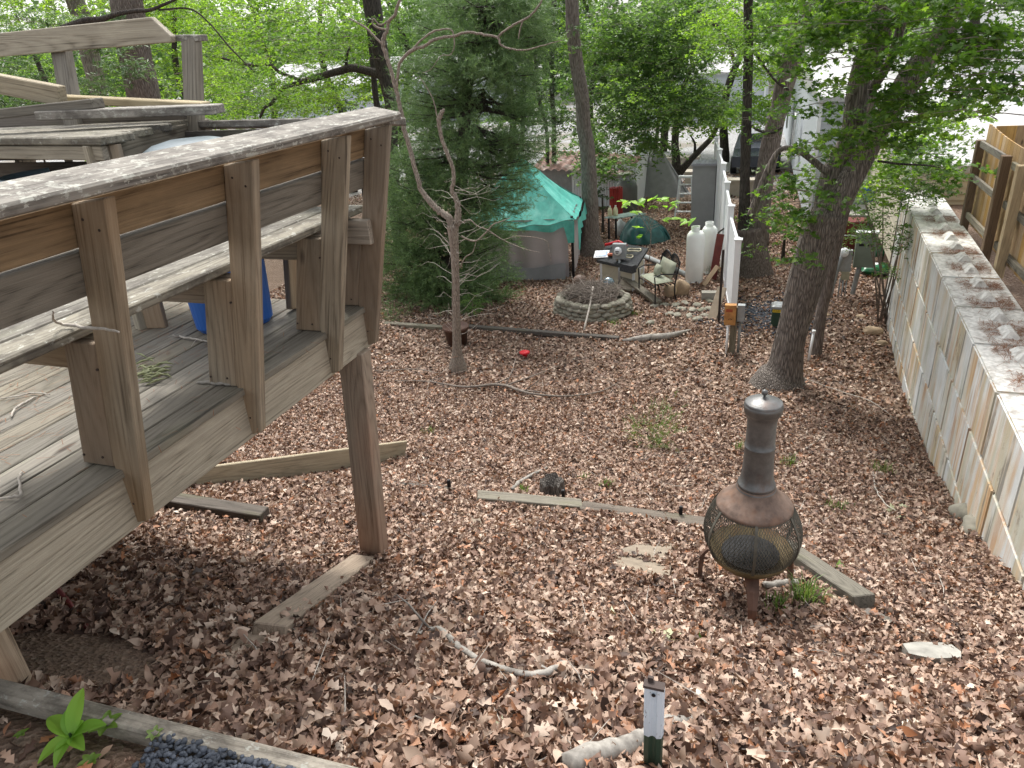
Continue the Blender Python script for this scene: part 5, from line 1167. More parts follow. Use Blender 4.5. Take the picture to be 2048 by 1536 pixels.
for i, (p, s, lab) in enumerate((((1358, 345), (1.5, .6, .55), 'pale grey concrete planter box behind the multi-stem tree'), ((1385, 372), (.6, .5, .45), 'low beige retaining block left of the grey locker'), ((1490, 395), (1.6, .4, .5), 'beige low retaining wall right of the white fence'))):
    g = G(*p); m = MB(); m.box(g+Vector((0, .3, s[2]/2)), s); m.box(g+Vector((0, .3, s[2]+.03)), (s[0]+.1, s[1]+.1, .06)); tag(m.build('planter_wall', plain('beige concrete', (.42, .38, .32), .9, var=.1)), lab, 'planter')
g = G(1392, 330); m = MB(); m.lathe([(.0, 0), (.12, 0), (.17, .3), (.18, .32), (.05, .34), (.04, .5), (0, .5)], g+Vector((0, -.4, .0)), 16); tag(m.build('lamp_urn', BLACK, smooth=True), 'small black urn standing behind the grey locker', 'urn')

# ================================================================ TREES
def trunk_px(L, y, base=None, dy=0.0, sink=.15):
    """L = (px,py,width px) from the foot up, standing in the plane y (leaning back dy per metre of height)"""
    out = []
    z0 = None
    for (px, py, w_) in L:
        p = atY(px, py, y)
        if z0 is None: z0 = p.z
        p = atY(px, py, y+dy*max(0, p.z-z0)); out.append((p.x, p.y, p.z, max(.002, w_/2*depth(p)/F)))
    if base:
        b = G(*base); r0 = out[0][3]
    return out
def ext(L, n, dz, fr=.7, drift=(0, 0)):
    """carry a trunk on above the frame"""
    out = list(L)
    for i in range(n):
        a, b = out[-2], out[-1]; h = max(b[2]-a[2], .05); k = dz/h
        out.append((b[0]+(b[0]-a[0])*k*.8+drift[0], b[1]+(b[1]-a[1])*k*.8+drift[1], b[2]+dz, b[3]*fr))
    return out
def trunk(name, L, mat, parent, sides=14, ridge=.12, k=6, wob=.08):
    q, r = spline(L, k); V, Fc = tube(q, r, sides, True, wob, ridge); return put(name, V, Fc, mat, parent, smooth=True)
MAPLE = []
def leaf_shape(kind):
    if kind == 'maple':
        a = [(-90, .12), (-60, .30), (-40, .22), (-12, .48), (8, .24), (35, .42), (58, .25), (90, .62)]
        pts = [(math.cos(R(t))*r, math.sin(R(t))*r+.1) for t, r in a]; pts = pts+[(-x_, y_) for x_, y_ in pts[1:-1]][::-1]
        V = [(0, .0, 0)]+[(x_, y_, -.18*abs(x_)-.08*y_*y_) for x_, y_ in pts]; n = len(pts)
        Fc = [(0, 1+i, 1+(i+1) % n, 1+(i+1) % n) for i in range(n)]
        return np.array(V), np.array([(0, 1+i, 1+(i+1) % n) for i in range(n)])
    if kind == 'oval':
        return np.array([(0, -.5, 0), (.24, 0, .05), (0, .5, -.06), (-.24, 0, .05)]), np.array([(0, 1, 2, 3)])
    if kind == 'oval2':
        return np.array([(0, -.5, 0), (.2, -.1, .06), (.13, .3, .02), (0, .55, -.1), (-.13, .3, .02), (-.2, -.1, .06)]), np.array([(0, 1, 2, 5), (5, 2, 3, 4)])
    if kind == 'narrow':
        return np.array([(0, -.5, 0), (.10, 0, .02), (0, .5, -.08), (-.10, 0, .02)]), np.array([(0, 1, 2, 3)])
    if kind == 'needle':
        return np.array([(-.02, -.1, 0), (.02, -.1, 0), (.004, .5, -.02), (-.02, -.1, 0.01)]), np.array([(0, 1, 2, 3)])
def foliage(name, mat, parent, blobs, leaf, kind, seed=0, droop=.25, tilt=.45, spray=(.35, 26), limb_mat=None, tone=None):
    """blobs: (centre, radii, number of sprays). Leaves grow in flat, drooping sprays spread through each volume"""
    rng = np.random.default_rng(seed+100); sv, sf = leaf_shape(kind); P = []; T = []
    SR, SN = spray; tw = MB()
    for (c, rad, ns) in blobs:
        c = np.array(c); rad = np.array(rad)
        d = rng.normal(size=(ns, 3)); d /= np.linalg.norm(d, axis=1)[:, None]; rr_ = rng.random(ns)**.45
        ctr = c+d*rr_[:, None]*rad
        for i in range(ns):
            a = rng.uniform(0, 6.283); L = SR*rng.uniform(.6, 1.4); n = int(SN*rng.uniform(.5, 1.4))
            t = rng.random(n); s = rng.normal(0, .26, n)*L*(1.1-t*.6)
            x_ = ctr[i, 0]+np.cos(a)*t*L-np.sin(a)*s; y_ = ctr[i, 1]+np.sin(a)*t*L+np.cos(a)*s
            z_ = ctr[i, 2]-droop*t*t*L+rng.normal(0, .05*L, n)+.12*L
            P.append(np.stack([x_, y_, z_], 1)); T.append(np.full(n, rng.normal(.5, .16)))
            if limb_mat and rng.random() < .5:
                p0 = Vector(ctr[i]); p1 = p0+Vector((math.cos(a), math.sin(a), -droop*.5))*L*.9; tw.tube([p0-Vector((math.cos(a), math.sin(a), .1))*L*.5, p0, p1], [.006, .005, .002], 3, False)
    P = np.concatenate(P); T = np.concatenate(T); n = len(P)
    S = leaf*rng.uniform(.65, 1.3, n)
    a = rng.uniform(0, 6.283, n); b = rng.normal(0, tilt, n); c_ = rng.normal(.15, tilt, n)
    ca, sa, cb, sb, cc, sc = np.cos(a), np.sin(a), np.cos(b), np.sin(b), np.cos(c_), np.sin(c_)
    Rm = np.empty((n, 3, 3))
    Rm[:, 0, 0] = ca*cb; Rm[:, 0, 1] = ca*sb*sc-sa*cc; Rm[:, 0, 2] = ca*sb*cc+sa*sc
    Rm[:, 1, 0] = sa*cb; Rm[:, 1, 1] = sa*sb*sc+ca*cc; Rm[:, 1, 2] = sa*sb*cc-ca*sc
    Rm[:, 2, 0] = -sb; Rm[:, 2, 1] = cb*sc; Rm[:, 2, 2] = cb*cc
    W = (np.einsum('nij,vj->nvi', Rm, sv)*S[:, None, None]+P[:, None]).reshape(-1, 3)
    Fc = (sf[None]+(np.arange(n)*len(sv))[:, None, None]).reshape(-1, sf.shape[1])
    at = np.repeat(np.clip(T+rng.normal(0, .16, n), 0, 1), len(sv))
    o = put(name, W, Fc, mat, parent, attr=at)
    if limb_mat and tw.V: tag(tw.build('twigs', limb_mat, parent), kind='stuff')
    return o
def PB(px, py, rx, ry, y, ns, ky=1.0):
    """a clump of crown whose middle is seen at px,py when it stands y metres out"""
    c = atY(px, py, y); s = depth(c)/F; return (c, (rx*s, rx*s*ky, ry*s), ns)
def tree(name, lab, foot, cat='tree', group=None): return thing(name, lab, cat, foot, group)
def foot_of(L): return Vector((L[0][0], L[0][1], float(gz(L[0][0], L[0][1]))))
def skirtbase(L, k=1.7):
    a, b = L[0], L[1]; g = float(gz(a[0], a[1])); return [(a[0], a[1], g-.12, a[3]*k), (a[0]+(b[0]-a[0])*.06, a[1], g+.10, a[3]*1.18)]+L[1:]

# ---- big leaning maple
y = 10.3
L = trunk_px([(1560, 775, 84), (1570, 735, 68), (1578, 690, 60), (1590, 640, 58), (1606, 580, 68), (1622, 530, 70), (1640, 470, 72), (1660, 425, 72)], y)
mt = tree('leaning_maple', 'large leaning forked maple with lobed leaves standing right of centre', foot_of(L))
L = skirtbase(L, 1.75)
trunk('trunk', L+[L[-1][:3]+(L[-1][3],)][:0], B_BIG, mt, 22, .14, 8)
Rr = ext(trunk_px([(1650, 450, 62), (1690, 378, 50), (1735, 300, 42), (1762, 250, 40), (1795, 195, 44), (1829, 147, 50), (1868, 94, 40), (1920, 0, 40)], y, dy=.05), 3, .9)
trunk('limb', Rr, B_BIG, mt, 16, .14, 6)
Ll = ext(trunk_px([(1652, 440, 56), (1665, 350, 42), (1688, 300, 36), (1705, 250, 38), (1713, 200, 42), (1722, 147, 38), (1745, 94, 50), (1768, 27, 50), (1775, 0, 50)], y+.12, dy=.03), 3, .9)
trunk('limb', Ll, B_BIG, mt, 16, .14, 6)
trunk('limb', ext(trunk_px([(1735, 190, 22), (1780, 120, 18), (1800, 60, 18), (1812, 0, 18)], y+.3), 2, .8), B_BIG, mt, 8)
trunk('limb', trunk_px([(1655, 345, 14), (1625, 320, 13), (1590, 298, 11), (1560, 300, 10), (1540, 330, 12), (1520, 380, 14), (1502, 430, 16)], y+.0), B_BIG, mt, 8)
trunk('limb', trunk_px([(1755, 322, 5), (1800, 328, 5), (1845, 330, 4), (1880, 335, 2)], y-.2), B_DARK, mt, 6)
trunk('limb', trunk_px([(1900, 140, 5), (1930, 180, 4), (1950, 200, 3)], y-.9), B_TWIG, mt, 5)
foliage('crown', L_MAP, mt, [PB(1700, 60, 120, 60, 9.5, 60), PB(1850, 190, 90, 60, 9.2, 50), PB(1950, 90, 120, 90, 8.4, 90), PB(1790, 250, 70, 60, 9.8, 34), PB(1690, 280, 70, 60, 9.7, 30), PB(1850, 330, 90, 50, 10.6, 44), PB(1590, 370, 60, 60, 10.2, 26), PB(1620, 430, 60, 40, 9.8, 16), PB(1600, 100, 80, 70, 10.5, 40), PB(1980, 190, 60, 40, 8.0, 22), PB(1760, 120, 80, 60, 9.3, 30), PB(1590, 520, 40, 15, 9.6, 4), PB(1850, -20, 260, 60, 9.4, 120), PB(1640, 200, 50, 60, 10.1, 14), PB(1560, 430, 30, 30, 10.1, 7)], .085, 'maple', 1, .3, .5, (.34, 22), B_TWIG)
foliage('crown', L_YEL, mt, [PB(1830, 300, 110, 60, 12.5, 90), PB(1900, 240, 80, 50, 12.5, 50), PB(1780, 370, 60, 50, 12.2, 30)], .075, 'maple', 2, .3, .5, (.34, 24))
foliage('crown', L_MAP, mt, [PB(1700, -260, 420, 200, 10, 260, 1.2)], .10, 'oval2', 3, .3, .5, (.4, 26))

# ---- small-leaved shrub by the beige house
g = gv(2.0, 13.2); sb_ = thing('privet_shrub', 'airy small-leaved shrub arching over the panel box by the wall', 'shrub', g)
m = MB(); rr = random.Random(4)
for i in range(9):
    e = atY(1700+rr.uniform(-20, 150), 350+rr.uniform(-20, 120), 12.6+rr.uniform(-.5, .5)); b0 = g+Vector((rr.uniform(-.1, .1), 0, 0)); m.tube([b0, b0.lerp(e, .5)+Vector((0, 0, .3)), e], [.016, .011, .004], 5)
m.build('stems', B_TWIG, sb_, True)
foliage('leaves', L_MID, sb_, [PB(1790, 390, 60, 40, 12.8, 46), PB(1740, 440, 40, 45, 12.6, 34), PB(1790, 470, 50, 40, 12.2, 26), PB(1700, 480, 40, 25, 12.9, 18), PB(1840, 380, 50, 25, 12.5, 40), PB(1760, 540, 40, 14, 12.6, 8), PB(1825, 480, 14, 30, 12, 10)], .05, 'oval2', 7, .3, .6, (.28, 20), B_TWIG)

# ---- double trunk tree behind the white fence
y = 16.2
L = trunk_px([(1503, 548, 66), (1505, 500, 58), (1500, 455, 50)], y)
dt = tree('twin_trunk_tree', 'twin-trunked tree with grey bark behind the white fence post', foot_of(L))
trunk('trunk', skirtbase(L, 1.5), B_TALL, dt, 18, .15)
trunk('trunk', ext(trunk_px([(1488, 480, 26), (1489, 400, 22), (1490, 344, 20), (1494, 218, 19), (1497, 91, 18), (1496, 0, 18)], y), 4, 1.2, .85), B_DARK, dt, 12)
trunk('trunk', ext(trunk_px([(1514, 490, 46), (1518, 430, 42), (1528, 360, 38), (1543, 281, 35), (1558, 218, 34), (1573, 155, 38), (1590, 91, 38), (1600, 60, 36), (1622, 0, 34)], y+.1), 4, 1.2, .85), B_TALL, dt, 16)
trunk('limb', trunk_px([(1500, 250, 5), (1520, 262, 6), (1545, 266, 5), (1565, 255, 4)], y-.1), B_DARK, dt, 6)
trunk('limb', trunk_px([(1578, 180, 4), (1550, 160, 5), (1520, 120, 5), (1512, 110, 4)], y-.1), B_DARK, dt, 6)
foliage('crown', L_MAP, dt, [PB(1480, 100, 80, 80, 15.5, 44), PB(1560, 60, 70, 60, 15.5, 40), PB(1480, 230, 50, 40, 15.3, 12), PB(1550, 240, 50, 40, 15, 12), PB(1510, 440, 30, 25, 15.2, 6), PB(1490, 500, 22, 10, 15.1, 4), PB(1540, -60, 220, 50, 15.6, 120)], .085, 'oval2', 11, .4, .5, (.42, 24), B_TWIG)
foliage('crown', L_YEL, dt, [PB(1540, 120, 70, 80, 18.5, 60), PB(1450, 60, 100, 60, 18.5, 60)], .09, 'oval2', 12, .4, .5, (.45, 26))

# ---- slim leaning trunk behind the maple
y = 11.6
L = trunk_px([(1628, 722, 22), (1640, 640, 22), (1655, 570, 22), (1675, 480, 21), (1695, 400, 20), (1720, 300, 18)], y)
tt_ = tree('slim_leaning_tree', 'slim brown leaning trunk right behind the big maple', foot_of(L)); trunk('trunk', ext(skirtbase(L, 1.3), 2, .9), B_TALL, tt_, 12)

# ---- tall straight trunk beside the tent
y = 17.3
y = 17.6
L = trunk_px([(1182, 512, 46), (1181, 470, 39), (1180, 430, 35), (1180, 400, 33), (1175, 300, 30), (1168, 252, 29), (1163, 189, 28), (1149, 95, 27), (1144, 0, 27)], y)
tl = tree('tall_tree', 'tall straight grey brown trunk rising beside the teal tent', foot_of(L)); trunk('trunk', ext(skirtbase(L, 1.35), 5, 1.3, .9), B_TALL, tl, 18, .12)
foliage('crown', L_MID, tl, [PB(1140, 60, 40, 40, 17, 8), PB(1160, -120, 200, 60, 17, 60), PB(1110, 150, 22, 30, 16.9, 5)], .09, 'oval2', 14, .35, .5, (.45, 22))

# ---- dead snag with twisted limbs
y = 9.65
L = trunk_px([(917, 745, 28), (914, 700, 19), (913, 650, 17), (912, 560, 15), (910, 500, 17), (906, 450, 24)], y)
dd = tree('dead_tree', 'bare dead tree with peeling grey bark and twisted limbs in the yard', foot_of(L)); trunk('trunk', skirtbase(L, 1.5), B_DEAD, dd, 16, .35, 9, .15)
def dl(pts, yy=y, sides=9, mat=B_DEAD, dyy=0):
    L = [(*atY(a, b, yy+dyy*i), max(.0025, w_/2*depth(atY(a, b, yy))/F)) for i, (a, b, w_) in enumerate(pts)]; rr = random.Random(int(pts[0][0]))
    q, r = spline(L, 6); q = [Vector(p)+Vector((rr.gauss(0, 1), 0, rr.gauss(0, 1)))*r[i]*.18 for i, p in enumerate(q)]
    V, Fc = tube(q, r, sides, True, .1, .25); return put('limb', V, Fc, mat, dd, smooth=True)
dl([(906, 455, 18), (896, 435, 15), (875, 420, 13), (858, 402, 12), (842, 380, 10), (832, 345, 9), (817, 287, 9), (805, 245, 9), (797, 200, 8), (791, 175, 9)])
dl([(791, 178, 8), (782, 140, 8), (772, 112, 8), (766, 88, 8), (768, 75, 8), (775, 58, 6), (778, 42, 6), (790, 30, 6), (796, 10, 6), (808, -20, 5)])
dl([(766, 90, 4), (750, 74, 4), (730, 54, 4), (712, 44, 3), (697, 35, 2)])
dl([(776, 60, 3), (755, 55, 4), (745, 46, 3), (748, 38, 2.5), (760, 50, 3), (778, 40, 3)])
dl([(793, 178, 6), (797, 135, 6), (802, 122, 6), (825, 100, 7), (850, 92, 6), (867, 80, 6), (890, 74, 5.5), (910, 72, 5.5), (925, 66, 5), (945, 65, 5), (970, 70, 5), (995, 75, 4.5), (1002, 90, 4), (1020, 97, 3.5), (1050, 100, 3), (1082, 92, 2.5), (1125, 80, 1.5)])
dl([(995, 75, 4), (1008, 62, 4), (1030, 48, 4), (1055, 35, 4), (1075, 15, 4), (1088, -10, 3)])
dl([(1045, 42, 3), (1040, 60, 2.5), (1037, 78, 2)]); dl([(822, 102, 4), (845, 78, 4), (870, 62, 4), (900, 59, 3), (908, 75, 3), (908, 95, 2), (900, 110, 2), (882, 112, 1.6), (862, 138, 1.2), (845, 146, 1)])
dl([(908, 455, 16), (916, 435, 14), (915, 405, 11), (905, 380, 9), (908, 350, 8), (900, 320, 8), (885, 282, 8), (877, 245, 9), (882, 228, 9), (888, 220, 6)])
dl([(877, 245, 3), (868, 205, 2.5), (855, 178, 2), (838, 152, 1.2)])
dl([(922, 472, 4), (938, 480, 3.5), (955, 480, 3), (975, 462, 3), (985, 450, 2.5), (1005, 442, 2), (1020, 436, 1.3)]); dl([(922, 445, 3), (940, 440, 3), (955, 452, 2.5), (975, 460, 2.5), (1010, 482, 2), (1050, 498, 1.5), (1080, 505, 1)])
dl([(920, 535, 2.5), (930, 515, 2.5), (945, 505, 2), (952, 485, 1.5)]); dl([(1005, 480, 1.6), (1040, 472, 1.4), (1090, 480, 1.2), (1098, 500, 1), (1102, 522, .8)])
tw = MB(); rr = random.Random(8)
for _ in range(60):
    a = rr.uniform(840, 1000); b = rr.uniform(360, 640); p = atY(a, b, y+rr.uniform(-.4, .8)); d = Vector((rr.gauss(0, 1), rr.gauss(0, .6), rr.gauss(0, .8))).normalized()*rr.uniform(.1, .3); s = atY(910, b+rr.uniform(-30, 60), y)
    q = s.lerp(p, .55)+Vector((0, 0, rr.uniform(-.12, .12))); tw.tube([s, s.lerp(q, .5)+Vector((0, 0, rr.uniform(-.05, .05))), q, q.lerp(p, .5)+Vector((0, 0, rr.uniform(-.05, .05))), p, p+d], [.004, .003, .0026, .002, .0015, .0008], 4, False)
tw.build('twigs', B_PALE, dd)

# ---- eastern red cedar
y = 13.6
cedf = gv(atY(905, 590, y).x, y); cd = tree('red_cedar', 'broad dark green cedar with feathery needles behind the dead tree', cedf)
cx_ = atY(900, 420, y); ctop = atY(985, -60, y)
Lc = [(cedf.x, cedf.y, cedf.z-.1, .2), (cedf.x+.1, y, cedf.z+1, .16), (cx_.x+.3, y, cx_.z+.5, .13), ((cx_.x+ctop.x)/2, y, (cx_.z+ctop.z)/2+.3, .10), (ctop.x, y, ctop.z, .06), (ctop.x+.1, y, ctop.z+1.5, .02)]
trunk('trunk', Lc, B_DARK, cd, 10)
rng = np.random.default_rng(5); rr = random.Random(5); lm = MB(); tips = []
outl = [(880, 590, 90, 120), (880, 560, 110, 150), (875, 510, 130, 160), (870, 450, 120, 180), (890, 390, 120, 170), (900, 340, 130, 180), (930, 280, 150, 180), (950, 210, 170, 160), (960, 140, 165, 130), (975, 70, 150, 120), (985, 0, 130, 110)]
for (px_, py_, wl, wr) in outl:
    for k in range(44):
        s = rr.uniform(-1, 1); e = atY(px_+(wl*s if s < 0 else wr*s), py_+rr.uniform(-30, 40), y+rr.uniform(-1.4, 1.4)*(1-abs(s)*.5)); st_ = atY(px_+(20 if py_ < 300 else 0), py_-10, y); st_ = Vector((st_.x, y, st_.z+rr.uniform(-.2, .2)))
        mdl = st_.lerp(e, .55)+Vector((0, 0, -.12)); lm.tube([st_, mdl, e], [.022, .014, .005], 4, False); tips.append((st_, mdl, e))
lm.build('limbs', B_DARK, cd)
def needlecrown(name, tips, parent, mat, n_spray, nl, seed, ln=.11, wide=.009, start=.3):
    rng = np.random.default_rng(seed); ti = rng.integers(0, len(tips), n_spray); t = start+(1.05-start)*rng.random(n_spray)**.7
    A = np.array([list(a) for a, _, _ in tips]); B = np.array([list(b) for _, b, _ in tips]); E = np.array([list(c) for _, _, c in tips])
    A, B, E = A[ti], B[ti], E[ti]; P = (1-t)[:, None]**2*A+2*(t*(1-t))[:, None]*B+(t**2)[:, None]*E; D = E-A; D /= np.linalg.norm(D, axis=1)[:, None]
    P = P+rng.normal(0, .10, P.shape); Dm = D*.8+rng.normal(0, .5, D.shape); Dm[:, 2] += .15; Dm /= np.linalg.norm(Dm, axis=1)[:, None]
    n = n_spray*nl; Pk = np.repeat(P, nl, 0); Dk = np.repeat(Dm, nl, 0); u = rng.random(n)*ln*2.2; Pk = Pk+Dk*u[:, None]
    d = Dk*.9+rng.normal(0, .55, (n, 3)); d /= np.linalg.norm(d, axis=1)[:, None]; s = np.cross(d, rng.normal(size=(n, 3))); s /= np.linalg.norm(s, axis=1)[:, None]; l = ln*rng.uniform(.6, 1.3, n)
    V = np.stack([Pk-s*wide*.5, Pk+s*wide*.5, Pk+d*l[:, None]*.6+s*wide*.5, Pk+d*l[:, None]], 1).reshape(-1, 3)
    tone = np.clip(np.repeat(rng.normal(.5, .18, n_spray), nl)+rng.normal(0, .1, n), 0, 1)
    return put(name, V, np.arange(n*4).reshape(n, 4), mat, parent, attr=np.repeat(tone, 4))
needlecrown('crown', tips, cd, L_CED, 23000, 16, 3, .085, .0065)
# low cedar sprays left of the dead tree, over the leaves
for i, (p, s) in enumerate((((790, 640), 30), ((1305, 893), 40))):
    g = G(*p); sd_ = thing('cedar_seedling', ('low feathery cedar sprout right of the deck post', 'knee high grey green cedar seedling left of the chiminea')[i], 'seedling', g, 'small cedar sprouts')
    tp_ = []
    H = (.35, .42)[i]
    for k in range(26):
        a = rr.uniform(0, 6.28); z = rr.uniform(.02, .8)*H; e = g+Vector((math.cos(a)*(1-z/H*.8)*.26, math.sin(a)*(1-z/H*.8)*.26, z+.08)); tp_.append((g+Vector((0, 0, z*.6)), g.lerp(e, .6)+Vector((0, 0, .02)), e))
    m = MB(); m.tube([g, g+Vector((.01, 0, H))], [.006, .002], 5); m.build('stem', B_TWIG, sd_); needlecrown('foliage', tp_, sd_, L_GRASS if i else L_CED, 170, 12, 30+i, .05, .0035, .1)
g = G(930, 660)+Vector((.05, .3, .3)); bs = thing('potted_shrub', 'small grey green shrub growing in the brown pot', 'shrub', g)
foliage('leaves', L_MID, bs, [(g+Vector((.05, 0, .12)), (.28, .22, .22), 40)], .035, 'oval2', 21, .2, .7, (.14, 22)); m = MB(); m.tube([g-Vector((0, 0, .1)), g+Vector((.03, 0, .2))], .008, 5); m.build('stem', B_TWIG, bs)

# ---- left side trees
y = 11.5
L = trunk_px([(300, 330, 62), (297, 250, 62), (290, 190, 62), (272, 120, 62), (262, 60, 62), (252, 0, 60)], y)
Lb = [(L[0][0]+.35, y, float(gz(0, y))-.1, .36)]+L
lt = tree('ridged_trunk_tree', 'thick ridged grey trunk behind the raised bench on the left', foot_of(Lb)); trunk('trunk', ext(Lb, 4, 1.2, .9), B_TALL, lt, 18, .14)
trunk('limb', trunk_px([(130, 60, 22), (170, 42, 14), (205, 38, 11), (235, 28, 9), (270, 22, 8), (300, 20, 7), (330, 8, 6), (360, -5, 4)], 9.6), B_DARK, lt, 8)
trunk('limb', trunk_px([(318, 20, 4), (380, 18, 3.5), (420, 48, 3), (460, 95, 3), (510, 145, 2)], 9.6), B_DARK, lt, 6)
y = 13.5
L = trunk_px([(212, 330, 40), (205, 240, 36), (193, 165, 34), (180, 110, 34), (165, 40, 34), (150, 0, 34)], y); Lb = [(L[0][0]+.3, y, float(gz(0, y))-.1, .26)]+L
l2 = tree('pale_bark_tree', 'pale blotchy trunk between the bench posts on the left', foot_of(Lb)); trunk('trunk', ext(Lb, 3, 1.2, .9), bark('pale blotchy bark', (.34, .31, .27), (.10, .085, .07), .8), l2, 14)
foliage('crown', L_CED, l2, [PB(60, 170, 110, 80, 11.5, 70), PB(150, 60, 120, 50, 10.5, 60), PB(170, 190, 50, 40, 10.5, 30), PB(-60, 80, 120, 120, 11, 60), PB(240, 130, 60, 40, 10, 24)], .13, 'narrow', 23, .45, .5, (.42, 30), B_TWIG)
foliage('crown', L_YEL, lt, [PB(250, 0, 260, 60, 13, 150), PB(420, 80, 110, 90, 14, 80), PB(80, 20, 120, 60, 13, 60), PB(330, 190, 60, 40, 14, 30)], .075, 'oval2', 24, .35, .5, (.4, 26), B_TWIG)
y = 17
L = trunk_px([(790, 420, 26), (782, 230, 24), (775, 180, 26), (758, 90, 34), (742, 0, 36)], y); Lb = [(L[0][0]+.1, y, float(gz(0, y))-.1, .22)]+L
l3 = tree('dark_crooked_tree', 'dark crooked trunk with a long limb reaching left above the deck corner', foot_of(Lb)); trunk('trunk', ext(Lb, 4, 1.2, .9), B_DARK, l3, 14, .14)
trunk('limb', trunk_px([(762, 150, 18), (735, 142, 16), (705, 136, 15), (680, 142, 14), (650, 150, 13), (625, 158, 12), (600, 165, 9), (565, 178, 8), (545, 205, 7), (530, 215, 6), (520, 235, 5)], y), B_DARK, l3, 8)
trunk('limb', trunk_px([(692, 138, 8), (694, 110, 6), (700, 95, 4)], y), B_DARK, l3, 6)
trunk('limb', trunk_px([(600, 160, 7), (560, 145, 7), (540, 130, 6), (500, 130, 6), (440, 115, 4)], y), B_DARK, l3, 6)
trunk('trunk', ext(trunk_px([(762, 300, 15), (756, 230, 13), (750, 180, 12), (744, 110, 11), (738, 50, 11)], y+.6), 3, 1.1, .9), B_DARK, l3, 8)
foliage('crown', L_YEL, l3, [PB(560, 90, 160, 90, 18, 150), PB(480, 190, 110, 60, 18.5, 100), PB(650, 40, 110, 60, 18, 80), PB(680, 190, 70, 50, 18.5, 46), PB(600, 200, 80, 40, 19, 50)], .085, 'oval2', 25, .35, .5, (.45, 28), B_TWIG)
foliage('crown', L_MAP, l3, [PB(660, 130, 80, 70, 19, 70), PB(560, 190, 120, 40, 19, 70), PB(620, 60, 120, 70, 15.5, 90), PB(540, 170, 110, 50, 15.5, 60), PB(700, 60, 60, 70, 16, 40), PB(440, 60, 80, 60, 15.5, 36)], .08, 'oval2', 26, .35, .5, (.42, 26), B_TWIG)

# ---- multi-stem tree in the centre back
y = 26.5
b0 = G(1330, 385); y = b0.y
mk = tree('multi_stem_tree', 'multi-stemmed leafy tree leaning over the yard behind the red panel', b0)
for pts in ([(1340, 385, 22), (1352, 330, 18), (1350, 280, 15), (1360, 200, 12), (1380, 140, 8)], [(1330, 390, 16), (1362, 340, 14), (1400, 300, 12), (1425, 272, 10), (1440, 235, 7), (1450, 200, 4)], [(1322, 388, 12), (1310, 345, 10), (1312, 290, 8), (1320, 220, 6)], [(1345, 380, 8), (1365, 345, 7), (1385, 318, 6), (1390, 290, 5), (1382, 272, 3)], [(1312, 385, 9), (1290, 350, 8), (1275, 320, 6)]):
    trunk('stem', trunk_px(pts, y), B_DARK, mk, 9)
foliage('crown', L_MID, mk, [PB(1270, 150, 110, 90, 22, 190), PB(1360, 110, 90, 80, 22, 150), PB(1400, 210, 70, 50, 22, 80), PB(1260, 260, 70, 50, 21.5, 70), PB(1230, 60, 90, 60, 22, 110), PB(1300, 300, 60, 24, 22, 30), PB(1215, 330, 50, 34, 19, 40), PB(1180, 280, 70, 50, 20, 50), PB(1300, 230, 90, 60, 21.5, 70), PB(1320, 20, 150, 60, 22, 160), PB(1190, 200, 50, 60, 22, 40)], .12, 'oval2', 31, .5, .55, (.55, 26), B_TWIG)
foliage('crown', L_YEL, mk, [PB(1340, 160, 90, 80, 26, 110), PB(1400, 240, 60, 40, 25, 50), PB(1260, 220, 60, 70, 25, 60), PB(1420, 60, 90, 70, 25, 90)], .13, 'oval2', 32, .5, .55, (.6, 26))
trunk('limb', trunk_px([(1468, 125, 7), (1458, 85, 9), (1440, 60, 9), (1410, 30, 8), (1395, 20, 7)], 20), B_DARK, mk, 8)
# ---- two thin trunks and dark leaved tree behind the cedar
y = 24
ev = tree('dark_evergreen', 'dark small-leaved evergreen with slim trunks behind the tent', gv(atY(1105, 300, y).x, y))
for pts in ([(1108, 330, 10), (1108, 250, 9), (1104, 180, 10), (1104, 80, 11), (1108, 0, 10)], [(1095, 330, 8), (1093, 260, 8), (1075, 180, 8), (1070, 60, 8)], [(1043, 300, 10), (1046, 240, 9), (1048, 150, 9)]): trunk('stem', trunk_px(pts, y), B_DARK, ev, 8)
foliage('crown', L_DARK, ev, [PB(1100, 60, 80, 80, 23, 130), PB(1080, 160, 80, 60, 23, 100), PB(1120, 250, 60, 30, 23.5, 40), PB(1040, 60, 60, 80, 23, 70)], .10, 'oval2', 35, .35, .6, (.5, 26))
